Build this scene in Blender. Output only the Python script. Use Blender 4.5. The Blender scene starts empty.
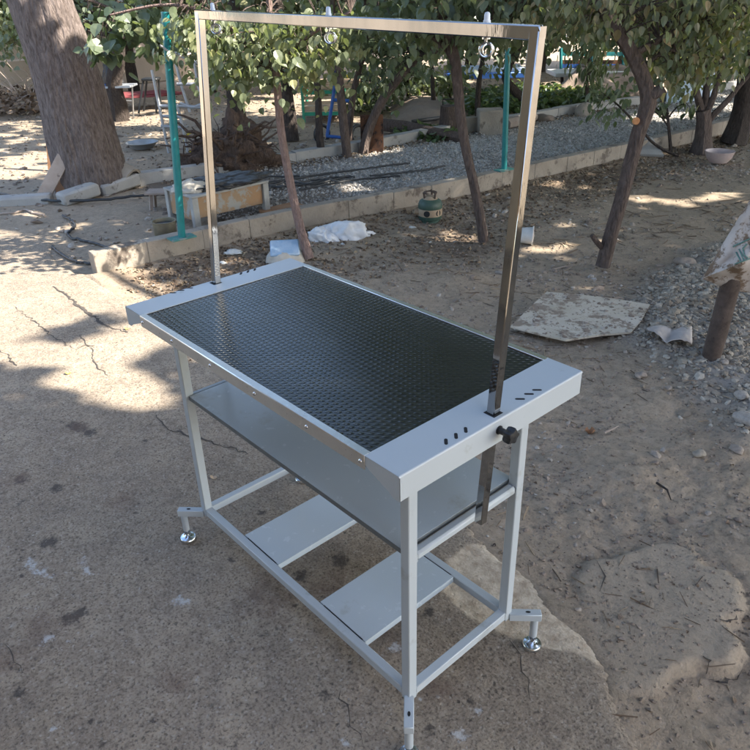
import bpy, bmesh, math, random
import numpy as np
from mathutils import Vector, Matrix, Euler

S = bpy.context.scene
COL = S.collection
random.seed(7); RNG = np.random.default_rng(7)

# ---------------------------------------------------------------- camera, sky, sun, exposure
CAM = Vector((1.37104, -1.04496, 1.70981))
RR = Vector((0.67019415, 0.74179986, -0.02393261))
UU = Vector((-0.33769223, 0.33349261, 0.88019693))
FF = Vector((-0.6609113, 0.58182098, -0.47400485))
FPX = 711.81
cam = bpy.data.cameras.new('camera'); camo = bpy.data.objects.new('camera', cam); COL.objects.link(camo)
m = Matrix((RR, UU, -FF)).transposed().to_4x4(); m.translation = CAM
camo.matrix_world = m
cam.sensor_width = 36; cam.lens = 36 * FPX / 750; cam.clip_start = .05; cam.clip_end = 500
S.camera = camo

SUN_EL = math.radians(40); SUN_AZ = math.radians(36)      # azimuth measured from +X towards +Y
TOSUN = Vector((math.cos(SUN_EL) * math.cos(SUN_AZ), math.cos(SUN_EL) * math.sin(SUN_AZ), math.sin(SUN_EL)))
w = bpy.data.worlds.new('World'); S.world = w; w.use_nodes = True
nt = w.node_tree; bg = nt.nodes['Background']
sky = nt.nodes.new('ShaderNodeTexSky'); sky.sky_type = 'NISHITA'; sky.sun_disc = False
sky.sun_elevation = SUN_EL; sky.sun_rotation = math.pi / 2 - SUN_AZ
sky.air_density = 1.0; sky.dust_density = 1.6; sky.ozone_density = 1.0
nt.links.new(sky.outputs[0], bg.inputs[0]); bg.inputs[1].default_value = 0.13
sd = bpy.data.lights.new('sun', 'SUN'); sd.energy = 4.2; sd.angle = math.radians(.53); sd.color = (1, .93, .82)
so = bpy.data.objects.new('sun', sd); COL.objects.link(so)
so.rotation_euler = TOSUN.to_track_quat('Z', 'Y').to_euler()
S.view_settings.view_transform = 'Standard'; S.view_settings.look = 'None'
S.view_settings.exposure = 2.22; S.view_settings.gamma = 1; S.view_settings.use_curve_mapping = False
S.render.engine = 'CYCLES'
S.cycles.max_bounces = 8; S.cycles.transparent_max_bounces = 12

# ---------------------------------------------------------------- helpers
def ray(u, v): return FF + RR * ((u - 375) / FPX) - UU * ((v - 375) / FPX)
def G(u, v, z=0.0):                       # point at height z seen at photo pixel u, v
    d = ray(u, v); return CAM + d * ((z - CAM.z) / d.z)
FH = Vector((FF.x, FF.y, 0)).normalized()
def D(u, v, base, off=0.0):               # point at the same depth as base (plus off metres)
    d = ray(u, v); t = ((Vector((base[0], base[1], 0)) - Vector((CAM.x, CAM.y, 0))).dot(FH) + off) / Vector((d.x, d.y, 0)).dot(FH)
    return CAM + d * t

def tag(o, label=None, cat=None, group=None, kind=None):
    if label: o['label'] = label
    if cat: o['category'] = cat
    if group: o['group'] = group
    if kind: o['kind'] = kind
    return o
def thing(name, loc, label, cat, group=None):
    o = bpy.data.objects.new(name, None); COL.objects.link(o); o.location = Vector(loc); o.empty_display_size = .05
    return tag(o, label, cat, group)
def origin(o):
    p = Vector((0, 0, 0))
    while o: p += o.location; o = o.parent
    return p

class MB:
    def __init__(s): s.v = []; s.f = []; s.sm = []
    def add(s, vs, fs, smooth=False):
        n = len(s.v); s.v += [tuple(p) for p in vs]; s.f += [tuple(i + n for i in f) for f in fs]; s.sm += [smooth] * len(fs); return s
    def box(s, c, size, ax=None, bevel=0.0):
        c = Vector(c); X, Y, Z = ax if ax else (Vector((1, 0, 0)), Vector((0, 1, 0)), Vector((0, 0, 1)))
        h = [q / 2 for q in size]
        if bevel <= 0:
            vs = [c + X * (a * h[0]) + Y * (b * h[1]) + Z * (d * h[2]) for a in (-1, 1) for b in (-1, 1) for d in (-1, 1)]
            return s.add(vs, [(0, 1, 3, 2), (4, 6, 7, 5), (0, 4, 5, 1), (2, 3, 7, 6), (0, 2, 6, 4), (1, 5, 7, 3)])
        bm = bmesh.new(); bmesh.ops.create_cube(bm, size=1)
        for v in bm.verts: v.co = Vector((v.co.x * size[0], v.co.y * size[1], v.co.z * size[2]))
        bmesh.ops.bevel(bm, geom=bm.edges[:], offset=bevel, segments=1, affect='EDGES')
        bm.verts.index_update()
        s.add([c + X * v.co.x + Y * v.co.y + Z * v.co.z for v in bm.verts], [[v.index for v in f.verts] for f in bm.faces], True); bm.free()
        return s
    def beam(s, a, b, w, h, up=(0, 0, 1), bevel=0.0):
        a = Vector(a); b = Vector(b); X = (b - a); L = X.length; X.normalize()
        Y = Vector(up).cross(X)
        if Y.length < 1e-4: Y = Vector((0, 1, 0)).cross(X)
        Y.normalize(); Z = X.cross(Y)
        return s.box((a + b) / 2, (L, w, h), (X, Y, Z), bevel)
    def tube(s, pts, rad, n=10, cap=True, jit=0.0, rnd=None, smooth=True):
        pts = [Vector(p) for p in pts]
        if not isinstance(rad, (list, tuple)): rad = [rad] * len(pts)
        vs = []; T0 = None; N = None
        for i, p in enumerate(pts):
            T = (pts[min(i + 1, len(pts) - 1)] - pts[max(i - 1, 0)])
            T = T.normalized() if T.length > 1e-9 else (T0 or Vector((0, 0, 1)))
            if N is None:
                N = T.orthogonal().normalized()
            else:
                N = (N - T * N.dot(T)); N = N.normalized() if N.length > 1e-6 else T.orthogonal().normalized()
            B = T.cross(N); T0 = T
            for k in range(n):
                a = 2 * math.pi * k / n
                r = rad[i] * (1 + (rnd.uniform(-jit, jit) if rnd else 0))
                vs.append(p + N * (math.cos(a) * r) + B * (math.sin(a) * r))
        fs = []
        for i in range(len(pts) - 1):
            for k in range(n):
                fs.append((i * n + k, i * n + (k + 1) % n, (i + 1) * n + (k + 1) % n, (i + 1) * n + k))
        s.add(vs, fs, smooth)
        if cap:
            b = len(s.v) - len(vs)
            s.f.append(tuple(b + k for k in reversed(range(n)))); s.sm.append(False)
            s.f.append(tuple(b + (len(pts) - 1) * n + k for k in range(n))); s.sm.append(False)
        return s
    def lathe(s, c, prof, n=24, ax=None, smooth=True, cap=True):
        c = Vector(c); X, Y, Z = ax if ax else (Vector((1, 0, 0)), Vector((0, 1, 0)), Vector((0, 0, 1)))
        vs = [c + X * (r * math.cos(2 * math.pi * k / n)) + Y * (r * math.sin(2 * math.pi * k / n)) + Z * z for r, z in prof for k in range(n)]
        fs = [(i * n + k, i * n + (k + 1) % n, (i + 1) * n + (k + 1) % n, (i + 1) * n + k) for i in range(len(prof) - 1) for k in range(n)]
        s.add(vs, fs, smooth)
        if cap:
            b = len(s.v) - len(vs)
            if prof[0][0] > 1e-5: s.f.append(tuple(b + k for k in reversed(range(n)))); s.sm.append(False)
            if prof[-1][0] > 1e-5: s.f.append(tuple(b + (len(prof) - 1) * n + k for k in range(n))); s.sm.append(False)
        return s
    def prism(s, poly, z0, z1):
        n = len(poly); vs = [Vector((p[0], p[1], z0)) for p in poly] + [Vector((p[0], p[1], z1)) for p in poly]
        return s.add(vs, [tuple(reversed(range(n))), tuple(range(n, 2 * n))] + [(i, (i + 1) % n, n + (i + 1) % n, n + i) for i in range(n)])
    def torus(s, c, R, r, ax, n=20, k=8, arc=1.0):
        X, Y = ax; pts = [Vector(c) + X * (R * math.cos(2 * math.pi * arc * i / n)) + Y * (R * math.sin(2 * math.pi * arc * i / n)) for i in range(n + 1)]
        return s.tube(pts, r, k)
    def build(s, name, m, parent=None, label=None):
        me = bpy.data.meshes.new(name)
        o = bpy.data.objects.new(name, me); COL.objects.link(o)
        off = Vector((0, 0, 0))
        if parent: o.parent = parent; off = origin(parent)
        if off.length: me.from_pydata([(p[0] - off.x, p[1] - off.y, p[2] - off.z) for p in s.v], [], s.f)
        else: me.from_pydata(s.v, [], s.f)
        me.polygons.foreach_set('use_smooth', s.sm); me.materials.append(m); me.update()
        if any(s.sm):
            try: me.set_sharp_from_angle(angle=math.radians(42))
            except Exception: pass
        if label: o['label'] = label
        return o

def np_mesh(name, V, F, m, parent=None, smooth=False, fattr=None, vattr=None, uv=None):
    """fast mesh from numpy: V (n,3), F (m,k)"""
    me = bpy.data.meshes.new(name); k = F.shape[1]
    if parent: V = V - np.array(origin(parent))
    me.vertices.add(len(V)); me.vertices.foreach_set('co', V.astype(np.float32).ravel())
    me.loops.add(F.size); me.loops.foreach_set('vertex_index', F.astype(np.int32).ravel())
    me.polygons.add(len(F)); me.polygons.foreach_set('loop_start', np.arange(0, F.size, k, dtype=np.int32))
    me.polygons.foreach_set('use_smooth', np.full(len(F), smooth))
    for nm, a in (fattr or {}).items():
        at = me.attributes.new(nm, 'FLOAT', 'FACE'); at.data.foreach_set('value', a.astype(np.float32))
    for nm, a in (vattr or {}).items():
        at = me.attributes.new(nm, 'FLOAT', 'POINT'); at.data.foreach_set('value', a.astype(np.float32).ravel())
    me.update(calc_edges=True); me.validate()
    me.materials.append(m)
    o = bpy.data.objects.new(name, me); COL.objects.link(o)
    if parent: o.parent = parent
    return o

# value noise
_tab = RNG.random((256, 256))
def vnoise(x, y):
    xi = np.floor(x).astype(int); yi = np.floor(y).astype(int); fx = x - xi; fy = y - yi
    fx = fx * fx * (3 - 2 * fx); fy = fy * fy * (3 - 2 * fy)
    g = lambda a, b: _tab[a & 255, b & 255]
    return (g(xi, yi) * (1 - fx) + g(xi + 1, yi) * fx) * (1 - fy) + (g(xi, yi + 1) * (1 - fx) + g(xi + 1, yi + 1) * fx) * fy
def fbm(x, y, f, o=4, p=.5):
    s = 0; a = 1; t = 0
    for i in range(o):
        s = s + a * (vnoise(x * f + 17.3 * i, y * f + 9.1 * i) - .5); t += a; a *= p; f *= 2.03
    return s / t * 2
def poly_sd(px, py, poly):
    """signed distance to a polygon, negative inside"""
    P = np.array([(p[0], p[1]) for p in poly]); n = len(P); d = np.full(px.shape, 1e9); ins = np.zeros(px.shape, bool)
    for i in range(n):
        a = P[i]; b = P[(i + 1) % n]; e = b - a; wx = px - a[0]; wy = py - a[1]
        t = np.clip((wx * e[0] + wy * e[1]) / (e @ e + 1e-12), 0, 1)
        d = np.minimum(d, np.hypot(wx - e[0] * t, wy - e[1] * t))
        c = (a[1] > py) != (b[1] > py)
        with np.errstate(divide='ignore', invalid='ignore'):
            xx = a[0] + (py - a[1]) / (b[1] - a[1] + 1e-15) * e[0]
        ins ^= c & (px < xx)
    return np.where(ins, -d, d)

# ---------------------------------------------------------------- materials
class N:
    def __init__(s, name):
        s.m = bpy.data.materials.new(name); s.m.use_nodes = True; s.t = s.m.node_tree; s.b = s.t.nodes['Principled BSDF']; s.out = s.t.nodes['Material Output']
        s.tc = s.t.nodes.new('ShaderNodeTexCoord')
    def n(s, ty, **k):
        x = s.t.nodes.new('ShaderNode' + ty)
        for a, b in k.items():
            if a.startswith('i_'):
                kk = a[2:]; kk = int(kk) if kk.isdigit() else kk
                s.set(x.inputs[kk], b)
            else: setattr(x, a, b)
        return x
    def set(s, sock, v):
        if isinstance(v, bpy.types.NodeSocket): s.t.links.new(v, sock)
        elif isinstance(v, bpy.types.Node): s.t.links.new(v.outputs[0], sock)
        else:
            if isinstance(v, tuple) and len(v) == 3 and sock.type == 'RGBA': v = (*v, 1)
            sock.default_value = v
    def math(s, op, a, b=0.0, c=None):
        x = s.n('Math', operation=op); s.set(x.inputs[0], a); s.set(x.inputs[1], b)
        if c is not None: s.set(x.inputs[2], c)
        return x.outputs[0]
    def noise(s, scale, detail=4, rough=.55, vec=None, dist=0.0):
        x = s.n('TexNoise'); x.inputs['Scale'].default_value = scale; x.inputs['Detail'].default_value = detail
        x.inputs['Roughness'].default_value = rough; x.inputs['Distortion'].default_value = dist
        s.set(x.inputs['Vector'], vec if vec is not None else s.tc.outputs['Object']); return x.outputs[0]
    def vor(s, scale, feature='F1', vec=None, out=0, rnd=1.0):
        x = s.n('TexVoronoi', feature=feature); x.inputs['Scale'].default_value = scale; x.inputs['Randomness'].default_value = rnd
        s.set(x.inputs['Vector'], vec if vec is not None else s.tc.outputs['Object']); return x.outputs[out]
    def ramp(s, v, lo, hi, a=0.0, b=1.0):
        x = s.n('MapRange'); s.set(x.inputs[0], v); x.inputs[1].default_value = lo; x.inputs[2].default_value = hi
        x.inputs[3].default_value = a; x.inputs[4].default_value = b; return x.outputs[0]
    def mix(s, f, a, b, mode='MIX'):
        x = s.n('Mix', data_type='RGBA', blend_type=mode); s.set(x.inputs[0], f); s.set(x.inputs[6], a); s.set(x.inputs[7], b); return x.outputs[2]
    def attr(s, name): return s.n('Attribute', attribute_name=name).outputs['Fac']
    def map(s, sc=(1, 1, 1), rot=(0, 0, 0), src=None):
        x = s.n('Mapping'); s.set(x.inputs[0], src if src is not None else s.tc.outputs['Object']); x.inputs[3].default_value = sc; x.inputs[2].default_value = rot; return x.outputs[0]
    def bump(s, h, dist, strength=1.0, prev=None):
        x = s.n('Bump'); s.set(x.inputs['Height'], h); x.inputs['Distance'].default_value = dist; x.inputs['Strength'].default_value = strength
        if prev is not None: s.set(x.inputs['Normal'], prev)
        return x.outputs[0]
    def fin(s, col=None, rough=.6, metal=0.0, normal=None, spec=None):
        if col is not None: s.set(s.b.inputs['Base Color'], col)
        s.set(s.b.inputs['Roughness'], rough); s.set(s.b.inputs['Metallic'], metal)
        if normal is not None: s.set(s.b.inputs['Normal'], normal)
        if spec is not None: s.b.inputs['Specular IOR Level'].default_value = spec
        return s.m

def worn(name, c1, c2, scale=8, rough=.6, metal=0.0, bump=.002, bscale=40, stretch=(1, 1, 1), c3=None, f3=.62, rv=.12, spec=None):
    q = N(name); v = q.map(stretch); a = q.noise(scale, 6, .62, v)
    col = q.mix(q.ramp(a, .32, .68), c1, c2)
    if c3:
        col = q.mix(q.ramp(q.noise(scale * 2.3, 7, .7, v), f3, f3 + .07), col, c3)
    b = q.noise(bscale, 5, .6, v)
    return q.fin(col, q.ramp(b, .3, .7, max(.02, rough - rv), min(1, rough + rv)), metal, q.bump(b, bump), spec)
M = {}
M['paint'] = worn('grey_table_paint', (.425, .47, .50), (.45, .495, .525), 3, .32, 0, .00005, 260, rv=.02, c3=(.36, .385, .39), f3=.60)
M['chrome'] = worn('polished_steel', (.46, .46, .45), (.30, .30, .295), 9, .06, 1, .0004, 18, stretch=(1, 1, .25), rv=.04)
M['alu'] = worn('aluminium_trim', (.86, .84, .80), (.76, .74, .70), 12, .34, 1, .0002, 120, rv=.08)
M['zinc'] = worn('zinc_plated', (.70, .74, .78), (.55, .58, .62), 30, .2, 1, .0003, 80)
M['black_plastic'] = worn('black_plastic', (.012, .014, .016), (.02, .022, .025), 40, .45, 0, .0003, 200)
M['hole'] = worn('dark_hole', (.01, .01, .012), (.015, .015, .016), 40, .9, 0, .0003, 200)
M['edge'] = worn('dark_board_edge', (.10, .115, .12), (.14, .15, .155), 20, .5, 0, .0004, 90)
M['board'] = worn('white_shelf_board', (.46, .52, .56), (.49, .545, .575), 2, .26, 0, .00001, 30, rv=.02, c3=(.43, .46, .47), f3=.6)
M['cap'] = worn('white_blue_cap', (.75, .79, .82), (.5, .6, .75), 60, .35, 0, .0003, 80)
def mat_rubber():
    q = N('black_treaded_rubber')
    sx = q.n('SeparateXYZ'); q.set(sx.inputs[0], q.tc.outputs['Object'])
    # oval studs in staggered rows, all pointing along one diagonal
    A_ = q.math('MULTIPLY', q.math('ADD', sx.outputs[0], sx.outputs[1]), .7071 / .0215)
    B_ = q.math('MULTIPLY', q.math('SUBTRACT', sx.outputs[1], sx.outputs[0]), .7071 / .0120)
    row = q.math('FLOOR', B_); par = q.math('MODULO', q.math('ABSOLUTE', row), 2.0)
    A2 = q.math('ADD', A_, q.math('MULTIPLY', par, .5))
    fa = q.math('SUBTRACT', q.math('FRACT', A2), .5); fb = q.math('SUBTRACT', q.math('FRACT', B_), .5)
    d = q.math('SQRT', q.math('ADD', q.math('POWER', q.math('DIVIDE', fa, .42), 2.0), q.math('POWER', q.math('DIVIDE', fb, .40), 2.0)))
    h = q.ramp(d, 1.0, .30)
    n1 = q.bump(h, .0007, 1.0)
    n2 = q.bump(q.noise(420, 2, .5), .00008, .5, n1)
    dust = q.noise(5, 7, .7)
    col = q.mix(q.ramp(dust, .42, .75, 0, .6), (.008, .009, .010), (.030, .031, .031))
    col = q.mix(q.ramp(q.noise(60, 6, .75), .62, .72, 0, .5), col, (.07, .066, .06))
    return q.fin(col, q.math('ADD', q.math('MULTIPLY', h, -.12), q.ramp(q.noise(7, 6, .65), .3, .7, .20, .27)), 0, n2, .9)
M['rubber'] = mat_rubber()

def mat_concrete():
    q = N('old_concrete')
    a = q.noise(1.1, 6, .6); b = q.noise(7, 8, .72); f = q.noise(120, 5, .7); h = q.noise(38, 6, .72)
    col = q.mix(q.ramp(a, .34, .64), (.295, .238, .176), (.40, .330, .246)); col = q.mix(q.ramp(q.noise(2.4, 6, .7, dist=.6), .46, .66, 0, .55), col, (.235, .19, .145))
    col = q.mix(q.ramp(b, .38, .70, 0, .7), col, (.185, .150, .122))
    col = q.mix(q.ramp(h, .50, .66, 0, .6), col, (.135, .108, .088))
    col = q.mix(q.ramp(h, .46, .34, 0, .45), col, (.42, .37, .31))
    col = q.mix(q.ramp(f, .52, .63, 0, .8), col, (.09, .072, .060))
    col = q.mix(q.ramp(f, .44, .34, 0, .35), col, (.46, .41, .35))
    # pale aggregate grains and dark pits
    pm = q.ramp(q.noise(2.6, 5, .65), .38, .62, .25, 1.0)
    wv = q.n('VectorMath', operation='ADD'); q.set(wv.inputs[0], q.tc.outputs['Object']); nz = q.n('TexNoise'); nz.inputs['Scale'].default_value = 55; q.set(nz.inputs['Vector'], q.tc.outputs['Object'])
    vs = q.n('VectorMath', operation='SCALE'); q.set(vs.inputs[0], nz.outputs[1]); vs.inputs['Scale'].default_value = .018; q.set(wv.inputs[1], vs.outputs[0]); wv = wv.outputs[0]
    g = q.vor(95, vec=wv); gc = q.ramp(q.n('SeparateColor', i_0=q.vor(95, vec=wv, out=1)).outputs[0], .80, .95)
    col = q.mix(q.math('MULTIPLY', q.math('MULTIPLY', gc, q.ramp(g, .45, .25)), .6), col, (.44, .40, .35))
    pc = q.math('MULTIPLY', pm, q.ramp(q.n('SeparateColor', i_0=q.vor(60, vec=wv, out=1)).outputs[1], .72, .95))
    pit = q.math('MULTIPLY', pc, q.ramp(q.vor(60, vec=wv), .38, .2))
    col = q.mix(q.math('MULTIPLY', pit, .8), col, (.055, .046, .040))
    st = q.math('ADD', q.attr('stain'), q.math('MULTIPLY', q.math('SUBTRACT', q.noise(32, 7, .75), .5), 1.9))
    st = q.ramp(st, .58, .86); col = q.mix(q.math('MULTIPLY', st, .8), col, (.045, .038, .034))
    rd = q.ramp(q.math('ADD', q.attr('rust'), q.math('MULTIPLY', q.math('SUBTRACT', q.noise(14, 7, .72), .5), 1.6)), .45, .95)
    col = q.mix(q.math('MULTIPLY', rd, .5), col, (.13, .08, .06))
    wt = q.ramp(q.math('ADD', q.attr('splash'), q.math('MULTIPLY', q.math('SUBTRACT', q.noise(45, 7, .78), .5), 2.3)), .55, .85)
    col = q.mix(q.math('MULTIPLY', wt, .65), col, (.56, .57, .58))
    fr = q.attr('fresh'); frn = q.ramp(q.math('ADD', fr, q.math('MULTIPLY', q.math('SUBTRACT', q.noise(16, 7, .72), .5), 1.1)), .26, .46)
    col = q.mix(q.math('MULTIPLY', frn, .9), col, q.mix(q.ramp(q.noise(26, 6, .7), .35, .65), (.36, .28, .20), (.66, .56, .43)))
    n = q.bump(q.noise(9, 6, .62), .010, .7); n = q.bump(h, .005, .8, n); n = q.bump(g, .0022, .5, n); n = q.bump(f, .0022, .9, n)
    n = q.bump(q.math('MULTIPLY', pit, -1.0), .004, .8, n)
    return q.fin(col, q.ramp(st, 0, 1, .9, .7), 0, n, .25)
M['concrete'] = mat_concrete()

def mat_dirt():
    q = N('dry_dirt')
    a = q.noise(.9, 6, .6); b = q.noise(7, 7, .68); f = q.noise(90, 5, .62)
    col = q.mix(q.ramp(a, .32, .68), (.325, .252, .183), (.41, .328, .242))
    h = q.noise(30, 7, .72)
    col = q.mix(q.ramp(b, .38, .72, 0, .8), col, (.235, .195, .145))
    col = q.mix(q.ramp(h, .5, .68, 0, .6), col, (.155, .126, .095)); col = q.mix(q.ramp(h, .45, .33, 0, .5), col, (.42, .35, .285))
    gr = q.attr('gravel')
    col = q.mix(q.math('MULTIPLY', gr, .75), col, (.27, .265, .255))
    pd = q.attr('pad'); col = q.mix(q.math('MULTIPLY', pd, .55), col, q.mix(b, (.32, .265, .20), (.43, .365, .285)))
    li = q.attr('litter'); ln = q.ramp(q.math('ADD', li, q.math('MULTIPLY', q.math('SUBTRACT', q.noise(25, 6, .7), .5), 1.0)), .4, .7)
    col = q.mix(q.math('MULTIPLY', ln, .7), col, (.115, .078, .055))
    vc = q.n('SeparateColor', i_0=q.vor(60, out=1)); v = q.vor(60)
    peb = q.math('MULTIPLY', q.ramp(vc.outputs[0], .68, .72), q.ramp(v, .42, .3))
    peb = q.math('MULTIPLY', peb, q.ramp(q.math('ADD', gr, q.noise(3, 4, .6)), .45, .62))
    col = q.mix(q.math('MULTIPLY', peb, .7), col, q.mix(vc.outputs[1], (.30, .27, .24), (.14, .12, .105)))
    col = q.mix(q.ramp(f, .5, .8, 0, .45), col, (.085, .065, .052))
    n = q.bump(b, .014, .7); n = q.bump(h, .008, .8, n); n = q.bump(q.math('MULTIPLY', peb, q.math('SUBTRACT', .5, v)), .01, .7, n); n = q.bump(f, .0035, .9, n)
    return q.fin(col, .95, 0, n, .2)
M['dirt'] = mat_dirt()
def mat_path():
    q = N('grey_gravel_path')
    v = q.vor(60); c = q.n('SeparateColor', i_0=q.vor(60, out=1)); f = q.noise(70, 4, .6)
    col = q.mix(c.outputs[0], (.25, .235, .212), (.48, .455, .42))
    col = q.mix(q.ramp(c.outputs[1], .8, .85), col, (.6, .6, .6))
    a = q.noise(.8, 6, .65)
    dm = q.ramp(q.math('ADD', q.attr('dirty'), q.math('MULTIPLY', q.math('SUBTRACT', a, .5), 1.4)), .35, .75)
    col = q.mix(dm, col, q.mix(f, (.13, .105, .085), (.24, .2, .165)))
    n = q.bump(q.math('MULTIPLY', v, -1.0), .012, .8); n = q.bump(f, .004, .8, n)
    return q.fin(col, .92, 0, n, .25)
M['path'] = mat_path()
def mat_attr_stone(name, cols):
    q = N(name); t = q.attr('tint')
    r = q.n('ValToRGB'); q.set(r.inputs[0], t); e = r.color_ramp.elements
    e[0].color = (*cols[0], 1); e[1].color = (*cols[-1], 1)
    for i, c in enumerate(cols[1:-1]): x = e.new((i + 1) / (len(cols) - 1)); x.color = (*c, 1)
    col = q.mix(q.ramp(q.noise(60, 5, .65), .35, .7, 0, .5), r.outputs[0], (.12, .1, .085))
    return q.fin(col, .85, 0, q.bump(q.noise(90, 4, .6), .002), .3)
M['clods'] = mat_attr_stone('dirt_clods', [(.15, .115, .09), (.24, .19, .15), (.30, .24, .195), (.34, .28, .23)])
M['pathg'] = mat_attr_stone('path_gravel_grey', [(.22, .205, .185), (.32, .305, .28), (.42, .40, .37), (.52, .50, .47)])
M['stones'] = mat_attr_stone('stones', [(.14, .108, .085), (.23, .18, .145), (.29, .235, .19), (.36, .31, .26), (.44, .41, .37)])
M['gravel'] = mat_attr_stone('blue_grey_gravel', [(.21, .17, .13), (.29, .25, .195), (.37, .33, .27), (.47, .43, .365)])
M['dry'] = mat_attr_stone('dry_leaves', [(.08, .052, .034), (.15, .10, .065), (.24, .17, .11), (.36, .28, .18)])

def mat_leaf(name, cols, trans=.35, rough=.42):
    q = N(name); t = q.attr('tint')
    r = q.n('ValToRGB'); q.set(r.inputs[0], t); e = r.color_ramp.elements
    e[0].color = (*cols[0], 1); e[1].color = (*cols[-1], 1)
    for i, c in enumerate(cols[1:-1]): x = e.new((i + 1) / (len(cols) - 1)); x.color = (*c, 1)
    geo = q.n('NewGeometry'); col = q.mix(q.math('MULTIPLY', geo.outputs['Backfacing'], .45), r.outputs[0], (.20, .24, .15))
    col = q.mix(q.ramp(q.noise(30, 3, .6), .4, .8, 0, .35), col, (.05, .06, .025))
    q.fin(col, rough, 0, q.bump(q.noise(60, 3, .6), .002), .45)
    tr = q.n('BsdfTranslucent'); q.set(tr.inputs[0], q.mix(.55, col, (.30, .38, .05)))
    mx = q.n('MixShader'); mx.inputs[0].default_value = trans
    q.t.links.new(q.b.outputs[0], mx.inputs[1]); q.t.links.new(tr.outputs[0], mx.inputs[2]); q.t.links.new(mx.outputs[0], q.out.inputs[0])
    return q.m
M['leaf'] = mat_leaf('broad_leaves', [(.08, .10, .065), (.14, .165, .10), (.175, .20, .12), (.215, .235, .13), (.32, .30, .14)])
M['leaf_dark'] = mat_leaf('dark_leaves', [(.045, .065, .042), (.08, .11, .07), (.12, .15, .10), (.17, .19, .125)], .3)
M['leaf_dry'] = mat_leaf('tired_leaves', [(.07, .08, .05), (.11, .13, .08), (.16, .17, .10), (.20, .17, .10), (.30, .20, .10)], .35)
M['leaf_grey'] = mat_leaf('grey_green_leaves', [(.07, .10, .06), (.12, .155, .095), (.17, .2, .13)], .3)
M['leaf_ground'] = mat_leaf('ground_cover_leaves', [(.035, .065, .025), (.06, .11, .035), (.10, .15, .05)], .3)
def mat_bark(name, c1, c2, c3, sc=1.0):
    q = N(name); v = q.map((14 * sc, 14 * sc, 4.2 * sc)); r = q.noise(1.6, 7, .7, v, .6)
    p = q.vor(1.5, 'DISTANCE_TO_EDGE', q.map((11 * sc, 11 * sc, 3.2 * sc)))
    col = q.mix(q.ramp(r, .35, .68), c1, c2); col = q.mix(q.ramp(q.noise(3, 5, .6), .5, .75, 0, .6), col, c3)
    n = q.bump(r, .02 / sc ** .5, .9); n = q.bump(q.ramp(p, 0, .25), .010 / sc ** .5, .8, n)
    return q.fin(col, .95, 0, n, .2)
M['bark_big'] = mat_bark('rough_grey_bark', (.075, .058, .05), (.22, .18, .165), (.14, .11, .10), 1.7)
M['bark'] = mat_bark('brown_bark', (.07, .052, .044), (.15, .115, .10), (.10, .08, .072), 2.2)
M['bark_pink'] = mat_bark('pinkish_bark', (.17, .115, .10), (.30, .215, .19), (.2, .15, .135), 3)
M['bark_dark'] = mat_bark('dark_bark', (.035, .028, .024), (.085, .068, .06), (.06, .05, .045), 2.5)
M['cutwood'] = worn('fresh_cut_wood', (.46, .18, .06), (.58, .28, .12), 30, .8)
M['curb'] = worn('curb_concrete', (.20, .17, .14), (.36, .31, .25), 2.2, .9, 0, .006, 45, c3=(.13, .105, .085), f3=.54)
M['kerbstone'] = worn('pale_kerb_stone', (.28, .27, .255), (.37, .355, .33), 3, .9, 0, .003, 50, c3=(.17, .155, .14), f3=.6)
M['teal'] = worn('teal_paint', (.006, .14, .15), (.010, .19, .19), 12, .4, 0, .001, 40, c3=(.10, .30, .30), f3=.68)
M['teal_worn'] = worn('worn_teal_paint', (.03, .15, .14), (.06, .2, .18), 12, .7, 0, .001, 40, c3=(.2, .22, .2), f3=.55)
M['wood'] = worn('grey_plank', (.27, .21, .17), (.38, .31, .26), 6, .85, 0, .002, 30, c3=(.16, .12, .1), f3=.6)
M['wood_orange'] = worn('orange_brown_plank', (.24, .12, .06), (.34, .19, .10), 6, .8, 0, .002, 30)
M['rust'] = worn('rusty_iron', (.062, .045, .036), (.12, .088, .072), 18, .85, .3, .003, 60, c3=(.05, .036, .034))
M['rust_sheet'] = worn('rusty_sheet', (.05, .022, .012), (.15, .065, .03), 5, .8, .3, .002, 40, c3=(.02, .012, .01), f3=.5)
M['desk_orange'] = worn('faded_orange_panel', (.34, .19, .09), (.30, .21, .13), 4, .75, 0, .001, 40, c3=(.30, .29, .26), f3=.5)
M['desk_grey'] = worn('chipped_grey_paint', (.36, .36, .34), (.26, .25, .23), 9, .75, 0, .001, 40)
M['black_tarp'] = worn('black_tarp', (.02, .02, .022), (.05, .05, .052), 12, .45, 0, .006, 20)
M['hose'] = worn('black_hose', (.018, .018, .02), (.035, .035, .036), 12, .5, 0, .001, 60)
M['white_sack'] = worn('white_woven_sack', (.56, .57, .59), (.66, .67, .70), 8, .6, 0, .0012, 140, c3=(.38, .37, .38), f3=.66)
M['dirty_sack'] = worn('dirty_woven_sack', (.52, .47, .43), (.36, .30, .25), 6, .8, 0, .0015, 160, c3=(.17, .115, .075), f3=.50)
M['blue_bag'] = worn('pale_blue_bag', (.24, .36, .50), (.36, .45, .55), 16, .4, 0, .002, 60)
M['bag_cream'] = worn('cream_bag_side', (.46, .42, .36), (.36, .33, .28), 16, .6, 0, .002, 60)
M['white_plastic'] = worn('white_plastic', (.62, .62, .60), (.5, .5, .48), 20, .5)
M['gas_green'] = worn('old_green_paint', (.028, .058, .043), (.045, .085, .062), 20, .55, 0, .001, 60, c3=(.05, .06, .05), f3=.6)
M['gas_cream'] = worn('cream_brown_paint', (.36, .28, .19), (.28, .20, .13), 20, .6, 0, .001, 60)
M['black'] = worn('black_paint', (.006, .006, .007), (.012, .012, .012), 20, .7)
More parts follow.
